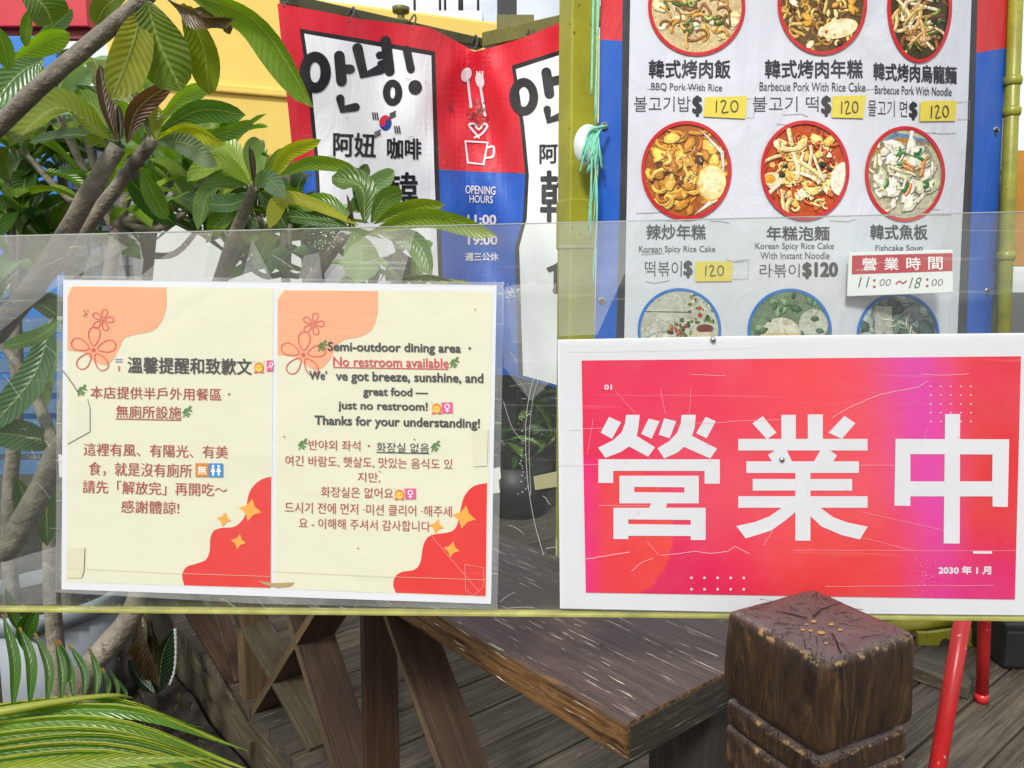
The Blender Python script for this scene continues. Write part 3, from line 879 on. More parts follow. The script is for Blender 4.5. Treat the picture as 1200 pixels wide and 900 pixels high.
# --- further trees that fill the bed
back = [
    (1.75, (72, 195), [(72, 560), (85, 400), (80, 290), (72, 200)], 'slender frangipani with dark stem in front of the white wall', [(72, 195, 9), (30, 180, 9)]),
    (1.9, (190, 215), [(140, 640), (165, 420), (175, 300), (188, 215)], 'bushy frangipani low behind the forked grey tree', [(190, 215, 14), (165, 272, 12), (235, 265, 13)]),
    (2.05, (330, 240), [(320, 600), (330, 420), (335, 320), (330, 240)], 'dense dark frangipani in front of the left banner edge', [(300, 245, 12), (340, 262, 13), (368, 300, 13), (280, 300, 13), (255, 205, 9)]),
    (1.7, (25, 260), [(10, 640), (20, 470), (18, 350), (25, 262)], 'leafy frangipani at the far left behind the panel', [(22, 262, 11), (40, 320, 12), (-10, 345, 11), (60, 285, 10), (10, 210, 8)]),
    (1.55, (165, 175), [(60, 640), (110, 420), (140, 260), (165, 178)], 'light green frangipani just behind the red brown young leaves', [(165, 175, 10), (205, 205, 9), (120, 235, 8), (228, 240, 9), (62, 118, 9), (100, 160, 9), (25, 175, 9), (250, 200, 8)]),
    (1.5, (440, 330), [(430, 640), (450, 480), (440, 380), (440, 335)], 'frangipani with low crown behind the top of the notice', [(440, 330, 9), (480, 345, 8)]),
]
for dd, top, st, lab, cl in back:
    b0 = bedpt(st[0][0], dd)
    t = empty('frangipani_tree', b0, lab, 'tree', 'frangipani trees in the planting bed')
    pts = bez([b0] + [P(*q, dd) for q in st], 20)
    tube('trunk', pts, [0.018 - 0.008 * i / 20 for i in range(21)], M['bark'], t, 12, 0.05)
    L = Leaves()
    root = P(*st[-2], dd)
    for cx, cy, n in cl:
        c = P(cx, cy, dd + random.uniform(-0.1, 0.12))
        if (cx, cy) != top:
            tube('branch', bez([root, root.lerp(c, 0.5) + Vector((0, 0, -0.03)), c], 8), [0.0085 - 0.002 * i / 8 for i in range(9)], M['bark'], t, 10, 0.05)
        rosette(L, c, Vector((random.uniform(-.3, .3), random.uniform(-.5, -.1), 1)), n, 0.25 if dd > 1.6 else 0.18, [G_DARK, G_DARK, G_MID, G_MID, G_GREY, (0.16, 0.22, 0.02)] if dd > 1.6 else [G_DARK, G_MID, G_MID, G_LITE, G_GREY], width=0.23)
    L.build('crown', M['leaf'], t)
    if dd == 1.75:
        pass

# ------------------------------------------------------------------ backdrop
# yellow building with a parapet falling away to the right
def quad_wall(name, pxq, depths, thick, mat, parent):
    q = [P(*p, dd) for p, dd in zip(pxq, depths)]
    return prism(name, q, Vector((0, thick, 0)), mat, parent, bevel=0.01)
yb = empty('yellow_building', (-2.2, 4.6, 0), 'yellow rendered building wall behind the left banner', 'building')
A, B = P(150, 0, 4.7), P(640, 0, 5.62)
zt0, zt1 = P(370, 0, 5.1).z, P(370, 0, 5.1).z
zb = P(260, 172, 4.6).z
ex = Vector((0.25, 0.9, 0)).normalized() * 0.4
ex = Vector((0.0, 0.5, 0))
B2 = A + (B - A) * 1.6
A2 = A - (B - A) * 0.05
prism('wall', [(A2.x, A2.y, zb), (B2.x, B2.y, zb), (B2.x, B2.y, zt0), (A2.x, A2.y, zt0)], ex, M['yellow'], yb, bevel=0.02)
up = P(260, 95, 4.6).z
ln = (B - A).normalized(); nrm = Vector((ln.y, -ln.x, 0))
prism('ledge', [Vector((A2.x, A2.y, up)) , Vector((B2.x, B2.y, up)), Vector((B2.x, B2.y, up + 0.05)), Vector((A2.x, A2.y, up + 0.05))], nrm * 0.03, M['yellow'], yb, bevel=0.01)
prism('lower_wall', [(A2.x, A2.y + .35, 0), (B2.x, B2.y + .35, 0), (B2.x, B2.y + .35, zb), (A2.x, A2.y + .35, zb)], Vector((0, .3, 0)), M['white'], yb, bevel=0.0)
# pale building and its railing beyond
fb = empty('pale_building', (-1.0, 13, 0), 'pale distant building with thin railing above the yellow wall', 'building')
a, b = P(430, 60, 13), P(566, 60, 13)
prism('wall', [(a.x, 13, 0), (b.x, 13, 0), (b.x, 13, P(500, 12, 13).z), (a.x, 13, P(500, 12, 13).z)], Vector((0, 3, 0)), M['white'], fb, bevel=0.02)
zr0, zr1 = P(500, 12, 13).z, P(500, -22, 13).z
for xx in (485, 515, 521, 538, 541, 560):
    p = P(xx, 5, 13)
    tube('railing_bar', [(p.x, 13.1, zr0 - .05), (p.x, 13.1, zr1)], 0.02, M['dark'], fb, 8)
p, q = P(430, -22, 13), P(566, -22, 13)
tube('handrail', [(p.x, 13.1, zr1), (q.x, 13.1, zr1)], 0.03, M['dark'], fb, 8)

# white wall with a grille, left
ww = empty('grille_wall', (-2.0, 3.3, 0), 'white tiled wall with dark wire grille behind the left trees', 'wall')
a, b = P(20, 200, 3.3), P(150, 200, 3.3)
zt, zbm = P(60, 118, 3.3).z, 0
prism('wall', [(a.x, 3.3, zbm), (b.x, 3.3, zbm), (b.x, 3.3, zt), (a.x, 3.3, zt)], Vector((0, .1, 0)), M['white'], ww, bevel=0.005)
gr = bmesh.new()
vs, fs = [], []
def bar(x0, x1, z0_, z1_, y=3.285, t=0.008):
    k = len(vs)
    for yy in (y, y + t):
        vs.extend([(x0, yy, z0_), (x1, yy, z0_), (x1, yy, z1_), (x0, yy, z1_)])
    fs.extend([tuple(i + k for i in f) for f in BOXF])
gr.free()
for i in range(9):
    x = a.x + .02 + (b.x - a.x - .04) * i / 8
    bar(x - .004, x + .004, 0.3, zt - .02)
for i in range(10):
    z = zt - .05 - i * .105
    bar(a.x, b.x, z - .003, z + .003, 3.276)
mesh('grille', vs, fs, M['grille'], ww)

# far-left red and blue shop panel
rb = empty('shop_panel', (-2.2, 2.9, 0), 'red over blue shop panel at the top left corner', 'shop panel')
a, b = P(-160, 60, 2.9), P(66, 60, 2.9)
b1 = P(105, 60, 2.9)
z_a, z_b = P(30, 31, 2.9).z, P(30, 42, 2.9).z
prism('red_band', [(a.x, 2.9, z_a), (b1.x, 2.9, z_a), (b1.x, 2.9, z_a + .5), (a.x, 2.9, z_a + .5)], Vector((0, .06, 0)), M['redw'], rb, bevel=0.004)
prism('trim', [(a.x, 2.93, z_b), (b1.x, 2.93, z_b), (b1.x, 2.93, z_a), (a.x, 2.93, z_a)], Vector((0, .03, 0)), mat_paint('dark_red_trim', (0.2, 0.012, 0.02), 0.5, 0.1, 0), rb, bevel=0.0)
prism('blue_field', [(a.x, 2.9, 0.8), (b.x, 2.9, 0.8), (b.x, 2.9, z_b), (a.x, 2.9, z_b)], Vector((0, .05, 0)), M['bluew'], rb, bevel=0.004)
prism('support_post', [(a.x + .1, 2.96, 0), (a.x + .16, 2.96, 0), (a.x + .16, 2.96, 2.4), (a.x + .1, 2.96, 2.4)], Vector((0, .05, 0)), M['grille'], rb)

# blue slatted fence, low left
bf = empty('slatted_fence', (-1.7, 2.5, 0), 'blue grey horizontal slat fence behind the left end of the panel', 'fence')
a, b = P(-120, 400, 2.5), P(330, 400, 2.5)
for i in range(8):
    z1 = P(30, 372 + i * 24, 2.5).z
    prism('slat', [(a.x, 2.5, z1 - .05), (b.x, 2.5, z1 - .05), (b.x, 2.515, z1), (a.x, 2.515, z1)], Vector((0, .02, 0)), M['bluesl'], bf, Vector((1, 0, 0)), 0.004)
for x in (a.x + .1, (a.x + b.x) / 2, b.x - .05):
    prism('fence_post', [(x, 2.545, 0), (x + .05, 2.545, 0), (x + .05, 2.545, 1.3), (x, 2.545, 1.3)], Vector((0, .04, 0)), M['dark'], bf)

# parked car glimpsed between the leaves
def car():
    c = empty('parked_car', (-1.9, 7.0, 0), 'pale blue white parked car glimpsed between the frangipani leaves', 'car')
    x0, L_ = -4.4, 4.0
    prof = [(0, .35), (0, .8), (.15, .95), (.95, 1.05), (1.5, 1.5), (3.1, 1.52), (3.75, 1.08), (3.98, 1.0), (4.0, .35)]
    prism('body', [(x0 + a, 6.2, z) for a, z in prof], Vector((0, 1.6, 0)), M['carw'], c, bevel=0.04)
    win = [(1.2, 1.08), (1.6, 1.43), (2.2, 1.44), (2.2, 1.08)]
    prism('window', [(x0 + a, 6.195, z) for a, z in win], Vector((0, .01, 0)), M['glass'], c, bevel=0)
    win = [(2.3, 1.08), (2.3, 1.44), (3.05, 1.44), (3.5, 1.08)]
    prism('window', [(x0 + a, 6.195, z) for a, z in win], Vector((0, .01, 0)), M['glass'], c, bevel=0)
    prism('tail_light', [(x0 + 3.7, 6.19, .85), (x0 + 3.97, 6.19, .85), (x0 + 3.97, 6.19, .99), (x0 + 3.75, 6.19, .99)], Vector((0, .02, 0)), M['lamp'], c, bevel=0)
    for xx in (.75, 3.2):
        pts = [(x0 + xx, 6.17, .31), (x0 + xx, 6.37, .31)]
        wh = tube('wheel', pts, .31, M['dark'], c, 28)
        tube('rim', [(x0 + xx, 6.16, .31), (x0 + xx, 6.18, .31)], .19, M['metal'], wh, 24)
car()

# dark timber wall at the back of the deck
tw = empty('timber_wall', (0.9, 3.35, DECKZ), 'dark low timber wall at the back of the deck', 'wall')
for i in range(4):
    z = DECKZ + 0.004 + i * 0.13
    prism('board', [(-0.55, 3.35, z), (3.4, 3.35, z), (3.4, 3.35, z + .125), (-0.55, 3.35, z + .125)], Vector((0, .03, 0)), M['wall'], tw, Vector((1, 0, 0)), 0.003)
for x in (-0.5, 0.6, 1.9, 3.2):
    prism('wall_post', [(x, 3.382, DECKZ), (x + .07, 3.382, DECKZ), (x + .07, 3.382, DECKZ + .56), (x, 3.382, DECKZ + .56)], Vector((0, .05, 0)), M['wall'], tw)

bu = empty('potted_bush', (0.02, 2.55, DECKZ), 'small leafy bush in a dark tub standing before the timber wall', 'bush')
lathe('tub', [(0, 0), (.11, 0), (.14, .2), (.13, .2), (.12, .17), (0, .17)], (0.02, 2.95, DECKZ), M['dark'], bu)
L = Leaves()
for k in range(7):
    c_ = Vector((0.02 + random.uniform(-.17, .17), 2.95 + random.uniform(-.1, .1), DECKZ + random.uniform(.24, .56)))
    tube('stem', bez([Vector((0.02, 2.95, DECKZ + .17)), c_], 6), .006, M['bark'], bu, 8)
    rosette(L, c_, Vector((random.uniform(-.5, .5), -.5, 1)), 11, .16, [G_DARK, G_DARK, G_MID, (0.03, 0.09, 0.03)], width=.2)
L.build('foliage', M['leaf'], bu)

# ------------------------------------------------------------------ left banner (folded into a corner)
BX = -0.133
def ban_y(x, z):
    k = math.sqrt((x - BX) ** 2 + 0.0016)
    if x < BX: y = 2.75 - (k - 0.04) * 0.80
    else: y = 2.75 - (k - 0.04) * 0.62
    y += 0.010 * math.sin(x * 21 + z * 2.0) + 0.003 * math.sin(x * 33 - z * 5) + 0.012 * math.sin(z * 7 + x * 6)
    y += 0.007 * math.sin(x * 12 + z * 15) + 0.005 * math.sin(x * 19 - z * 11 + 1.0)
    g_ = math.exp(-((x - BX) / 0.16) ** 2)
    y += g_ * (0.008 * math.sin((x - BX) * 45 + z * 16) + 0.006 * math.sin(z * 26 - x * 30))
    g_ = math.exp(-((x - BX) / 0.16) ** 2)
    y += g_ * (0.007 * math.sin((x - BX) * 40 + z * 16) + 0.005 * math.sin(z * 24 - x * 28))
    return y
kb = empty('corner_banner', (BX, 2.75, DECKZ), 'red white and blue shop banner folded into the corner with black lettering', 'banner')
RED, BLU, INK, CWH = (208, 24, 46), (8, 84, 182), (26, 26, 32), (232, 232, 236)
def bl(pts): return zc(pts, 310, 0, 2.727)
p = Print()
# cloth: top edge dips to the corner
p.poly([(325, 4)] + bl([(150, 30), (300, 60), (430, 75), (530, 88), (610, 130), (670, 165), (730, 150), (830, 120), (935, 75), (1020, 45)]) + [(690, 210), (686, 212), (662, 203)] + bl([(800, 552), (680, 548), (550, 540), (130, 540)]) + [(345, 200)], RED)
cl = p.build('cloth', ban_y, M['cloth'], kb, 0.0, cut=6)
p = Print()
p.poly([(345, 200)] + bl([(130, 541), (550, 541), (680, 549), (800, 553)]) + [(686, 212.5), (690, 470), (655, 455), (600, 440), (385, 430)], BLU)
p.build('blue_field', ban_y, M['cloth'], kb, 0.0, cut=6)
p = Print()
p.poly(bl([(113, 92), (300, 122), (545, 165), (556, 520), (580, 1175), (195, 1175), (160, 500), (135, 250)]), INK)
p.poly(bl([(127, 108), (300, 138), (533, 178), (542, 520), (566, 1175), (207, 1175), (172, 500), (148, 250)]), CWH)
p.g(); p.poly(bl([(790, 210), (1040, 130), (1060, 700), (1050, 1260), (945, 1235), (812, 1200), (806, 1000), (800, 790), (826, 700), (833, 560), (818, 400)]), INK)
p.poly(bl([(803, 222), (1030, 148), (1050, 700), (1040, 1258), (945, 1233), (826, 1200), (820, 1000), (814, 790), (838, 700), (845, 560), (830, 400)]), CWH)
p.build('white_field', ban_y, M['cloth'], kb, 0.0010, 0.0008, cut=6, split=True)
p = Print()
def bst(pts, wd, c=INK, **k): p.stroke(bl(pts), wd / 2.727, c, **k)
def bring(cx, cy, rx, ry, t, c=INK): p.ring(310 + cx / 2.727, cy / 2.727, rx / 2.727, ry / 2.727, t / 2.727, c)
# hand-lettered greeting
p.g()
bring(163, 232, 50, 66, 33)
bst([(240, 180), (247, 260)], 34); bst([(250, 222), (275, 222)], 30)
bst([(243, 316), (250, 350), (292, 343)], 27)
bst([(298, 155), (318, 240), (372, 222)], 33, smooth=0)
bst([(388, 132), (400, 228)], 33); bst([(368, 178), (392, 174)], 24); bst([(372, 205), (392, 202)], 22)
bring(410, 297, 31, 42, 23)
bst([(455, 160), (468, 222)], 26); p.ell(310 + 482 / 2.727, 280 / 2.727, 8, 8.5, INK)
TX = lambda s, x0, y0, x1, y1, c=INK, b=0.013, **k: p.text(s, 310 + x0 / 2.727, y0 / 2.727, 310 + x1 / 2.727, y1 / 2.727, c, b, **k)
TX('阿妞', 220, 422, 356, 500, tilt=0.04)
TX('咖啡', 392, 440, 502, 508, tilt=0.03)
TX('韓', 385, 550, 490, 672, b=0.008)
TX('食', 365, 790, 500, 895, b=0.02, tilt=0.1)
p.g(); bring(828, 310, 46, 60, 28)
bst([(900, 232), (910, 300)], 32); bst([(912, 262), (945, 255)], 28); bst([(903, 350), (908, 385), (945, 372)], 24)
bst([(968, 205), (990, 290), (1040, 270)], 32)
TX('阿妞', 878, 460, 1000, 525, tilt=-0.05)
TX('韓', 880, 545, 1000, 710, b=0.012)
TX('食', 900, 815, 1030, 940, b=0.02)
p.build('lettering', ban_y, M['cloth'], kb, 0.0042, cut=6, split=True)
p = Print()
fx, fy = 310 + 387 / 2.727, 393 / 2.727
p.poly([(fx + 7.2 * math.cos(a), fy + 9 * math.sin(a)) for a in [math.pi + math.pi * k / 20 for k in range(21)]], (205, 40, 55))
p.poly([(fx + 7.2 * math.cos(a), fy + 9 * math.sin(a)) for a in [math.pi * k / 20 for k in range(21)]], (30, 60, 140))
p.ell(fx - 3.4, fy, 3.5, 4.4, (205, 40, 55)); p.ell(fx + 3.4, fy, 3.5, 4.4, (30, 60, 140))
for cx, cy, s in ((355, 372, 1), (410, 368, -1), (362, 428, -1), (425, 415, 1)):
    for k in (-7, 0, 7):
        bst([(cx + k - 2 * s, cy - 12), (cx + k + 2 * s, cy + 12)], 4, cap=False) if s > 0 else bst([(cx - 10, cy + k + 5), (cx + 10, cy + k - 5)], 4, cap=False)
p.build('flag_emblem', ban_y, M['cloth'], kb, 0.0036, 0.0001, cut=6)
p = Print()
WH = (225, 218, 222)
p.ell(310 + 645 / 2.727, 240 / 2.727, 6, 8.5, WH, rot=0.3); bst([(650, 255), (660, 345)], 8, WH)
p.g(); p.ell(310 + 688 / 2.727, 258 / 2.727, 5, 9, WH, rot=-0.2); bst([(690, 275), (705, 370)], 8, WH)
for k in (-9, 0, 9): bst([(688 + k, 230), (688 + k, 262)], 5, WH)
p.g(); bst([(642, 452), (650, 520), (700, 526), (713, 456)], 8, WH, closed=True)
bst([(712, 472), (732, 470), (730, 500), (708, 505)], 7, WH, smooth=16)
bst([(685, 440), (660, 410), (655, 398), (670, 398), (685, 415), (702, 396), (712, 404), (695, 428), (672, 440)], 7, WH, smooth=24)
p.build('cup_emblem', ban_y, M['cloth'], kb, 0.0042, cut=6, split=True)
p = Print()
TX('OPENING', 642, 592, 738, 619, WH, 0.012, tilt=0.05)
TX('HOURS', 655, 623, 730, 648, WH, 0.012, tilt=0.04)
TX('11:00', 648, 686, 741, 719, WH, 0.03)
TX('~', 680, 730, 710, 740, WH, 0.03)
TX('19:00', 650, 753, 745, 783, WH, 0.03)
TX('週三公休', 642, 807, 748, 834, WH, 0.015)
tag(p.build('hours_lettering', ban_y, M['cloth'], kb, 0.0042, cut=6, split=True), 'white opening hours lettering on the blue centre')
# worn scuffs: printed layer rubbed away
p = Print()
rs = random.Random(3)
for k in range(46):
    x, y = 310 + (680 + rs.gauss(0, 14)) / 2.727, (365 + rs.gauss(0, 22)) / 2.727
    p.stroke([(x, y), (x + rs.uniform(-4, 4), y + rs.uniform(-5, 5))], rs.uniform(.5, 1.4), rs.choice([(96, 70, 70), (70, 52, 52), (150, 120, 118)]))
for k in range(12):
    x, y = 310 + (598 + rs.gauss(0, 4)) / 2.727, (340 + rs.gauss(0, 14)) / 2.727
    p.stroke([(x, y), (x + rs.uniform(-2, 2), y + rs.uniform(-3, 3))], .9, (80, 50, 50))
for k in range(10):
    x, y = rs.uniform(340, 520), rs.uniform(60, 260)
    p.stroke([(x, y), (x + rs.uniform(2, 9), y + rs.uniform(-3, 3))], .5, (110, 110, 112))
tag(p.build('scuff', ban_y, M['cloth'], kb, 0.005, cut=6), kind='stuff')
ez = DECKZ
# steel beams carrying the banner
sf = empty('banner_gantry', (BX, 2.85, DECKZ), 'dark green steel beams and corner column above the left banner', 'steel frame')
def beam(name, p0, p1, h, w_, mat, par):
    p0, p1 = Vector(p0), Vector(p1)
    dd = (p1 - p0).normalized(); s = Vector((dd.y, -dd.x, 0)).normalized() * (w_ / 2)
    hz = Vector((0, 0, h / 2))
    return prism(name, [p0 - s - hz, p0 + s - hz, p0 + s + hz, p0 - s + hz], p1 - p0, mat, par, dd, 0.003)
zbm = P(555, 52, 2.86).z
a = P(330, 10, 2.44); a = Vector((a.x, a.y, zbm)); c = Vector((BX + .02, 2.86, zbm)); b = Vector((0.42, 2.52, zbm + .01))
beam('beam', a, c, 0.034, 0.04, M['beam'], sf)
beam('beam', b, c + Vector((0.02, -.03, 0)), 0.05, 0.05, M['olive'], sf)
box('corner_column', (c.x + .06, c.y + .02, DECKZ), (c.x + .13, c.y + .09, 2.9), M['dark'], sf)
box('joint_box', (c.x + 0.06, c.y - .05, zbm - .03), (c.x + .19, c.y + .01, zbm + .085), M['olive'], sf)
tube('joint_hole', [(c.x + .10, c.y - .053, zbm + .02), (c.x + .10, c.y - .045, zbm + .02)], .018, M['dark'], sf)
box('end_column', (a.x + .02, a.y + .05, 0), (a.x + .045, a.y + .075, zbm + .02), M['olive'], sf)
for (xx, yy, dd) in ((332, 8, 2.44), (408, 26, 2.56), (482, 34, 2.66), (556, 58, 2.7), (622, 48, 2.66)):
    q = on_surf(xx, yy, ban_y)
    tube('tie_wire', bez([q, q + Vector((.01, .04, .04)), q + Vector((0, .09, .075)), q + Vector((-.012, .03, .03))], 10), .003, M['grille'], sf, 6)
kn = P(469, 22, 2.70)
lathe('finial', [(0, 0), (.03, 0), (.03, .012), (.012, .02), (.012, .035), (.028, .04), (.03, .055), (0, .065)], (kn.x, kn.y + .02, zbm + .02), M['olive'], sf, 20)

# ------------------------------------------------------------------ green post and menu banner
def menu_y(x, z):
    y = 1.70 + 0.007 * math.sin(x * 13 + z * 3) + 0.006 * math.sin(z * 9 + x * 7) + 0.002 * math.sin(x * 29 + 2 * z)
    if x > 0.72: y += 0.75 * (x - 0.72) ** 1.6
    return y
gp = empty('green_post', (0.14, 1.80, DECKZ), 'square lime green steel post beside the menu banner', 'post')
a, b = P(655, 200, 1.78), P(701, 200, 1.78)
cx, wd = (a.x + b.x) / 2, (b.x - a.x)
th = R(22)
cs, sn = math.cos(th), math.sin(th)
s_ = wd / (cs + sn)
def sq(cx, cy, s, th, z0, z1):
    q = []
    for i, j in ((-1, -1), (1, -1), (1, 1), (-1, 1)):
        x, y = i * s / 2, j * s / 2
        q.append(Vector((cx + x * math.cos(th) - y * math.sin(th), cy + x * math.sin(th) + y * math.cos(th), z0)))
    return q, Vector((0, 0, z1 - z0))
cy = 1.815
q, e = sq(cx, cy, s_, R(-68), DECKZ, 2.6)
prism('shaft', q, e, M['green'], gp, Vector((0, 0, 1)), 0.004, up=Vector((0, -1, 0)))
q, e = sq(cx, cy, s_ * 1.07, R(-68), P(670, 292, 1.8).z, P(670, 234, 1.8).z)
prism('sleeve', q, e, M['green'], gp, None, 0.003)
box('base_plate', (cx - .08, cy - .08, DECKZ), (cx + .08, cy + .08, DECKZ + .012), M['green'], gp)

mb = empty('menu_banner', (0.6, 1.7, DECKZ), 'large white menu banner with dish photos and red and blue side bands', 'banner')
MW, MR, MBL, MK = (202, 205, 213), (200, 36, 44), (10, 84, 180), (44, 46, 52)
p = Print()
p.poly([(738, -60), (1141, -60), (1140, 0), (1134, 150), (1128, 260), (1122, 400), (1116, 560), (727, 560), (731, 395), (735, 200), (738, 0)], MW)
cloth = p.build('cloth', menu_y, M['vinyl'], mb, 0.0, cut=12)
p = Print()
p.poly([(705, -60), (730, -60), (729, 48), (703, 46)], MR); p.poly([(703, 46), (729, 48), (727, 200), (722, 395), (718, 560), (690, 560), (697, 395), (701, 200)], MBL)
p.g(); p.poly([(1147, -60), (1184, -60), (1179, 56), (1144, 62)], MR); p.poly([(1144, 62), (1179, 56), (1172, 200), (1162, 395), (1150, 560), (1124, 560), (1132, 395), (1140, 200)], MBL)
p.build('side_band', menu_y, M['vinyl'], mb, 0.0003, cut=12, split=True)
p = Print()
p.poly([(730, -60), (738.5, -60), (738.5, 0), (735, 200), (731.5, 395), (727, 560), (718, 560), (722, 395), (727, 200), (729, 48)], MK)
p.g(); p.poly([(1140.5, -60), (1147, -60), (1144, 62), (1140, 200), (1132, 395), (1124, 560), (1115.5, 560), (1121.5, 400), (1127.5, 260), (1133.5, 150)], MK)
p.build('border_line', menu_y, M['vinyl'], mb, 0.0006, cut=12, split=True)
p = Print()
K1, K2 = (38, 40, 46), (58, 60, 66)
T = p.text
T('韓式烤肉飯', 760, 70, 856, 92, K1, 0.013)
T('BBQ Pork With Rice', 763, 97, 846, 107, K2, 0.002, 0.02)
T('볼고기밥', 743, 113, 809, 131, K2, -0.004)
T('$', 811, 112, 823, 137, K1, 0.03)
T('韓式烤肉年糕', 896, 70, 1011, 92, K1, 0.013)
T('Barbecue Pork With Rice Cake', 890, 96, 1014, 106.5, K2, 0.002, 0.008)
T('불고기 떡', 882, 113, 959, 131, K2, -0.004)
T('$', 962, 112, 974, 137, K1, 0.03)
T('韓式烤肉烏龍麵', 1023, 73, 1121, 94, K1, 0.013, 0.05)
T('Barbecue Pork With Noodle', 1025, 100, 1115, 110, K2, 0.002, 0.03)
T('물고기 면', 1017, 117, 1063, 136, K2, -0.004, 0.03)
T('$', 1065, 119, 1075, 141, K1, 0.03)
T('辣炒年糕', 757.5, 263, 827, 281, K2, 0.013)
T('Korean Spicy Rice Cake', 748.7, 288, 838, 297.5, K2, 0.002)
T('떡볶이', 755.7, 306, 798.7, 324, K2, -0.004)
T('$', 800.7, 305, 811.7, 326, K2, 0.03)
T('年糕泡麵', 898, 265, 972, 282, K1, 0.013)
T('Korean Spicy Rice Cake', 885, 284.5, 977, 294, K2, 0.002)
T('With Instant Noodle', 891, 295.5, 972, 303.5, K2, 0.002)
T('라볶이', 890, 309, 937, 325, K2, -0.002)
T('$120', 940, 307, 982, 327, K1, 0.035)
T('韓式魚板', 1019.5, 263, 1087, 281, K1, 0.013)
T('Fishcake Soup', 1025.7, 287, 1081, 296, K2, 0.002)
p.build('lettering', menu_y, M['vinyl'], mb, 0.0012, cut=12, split=True)

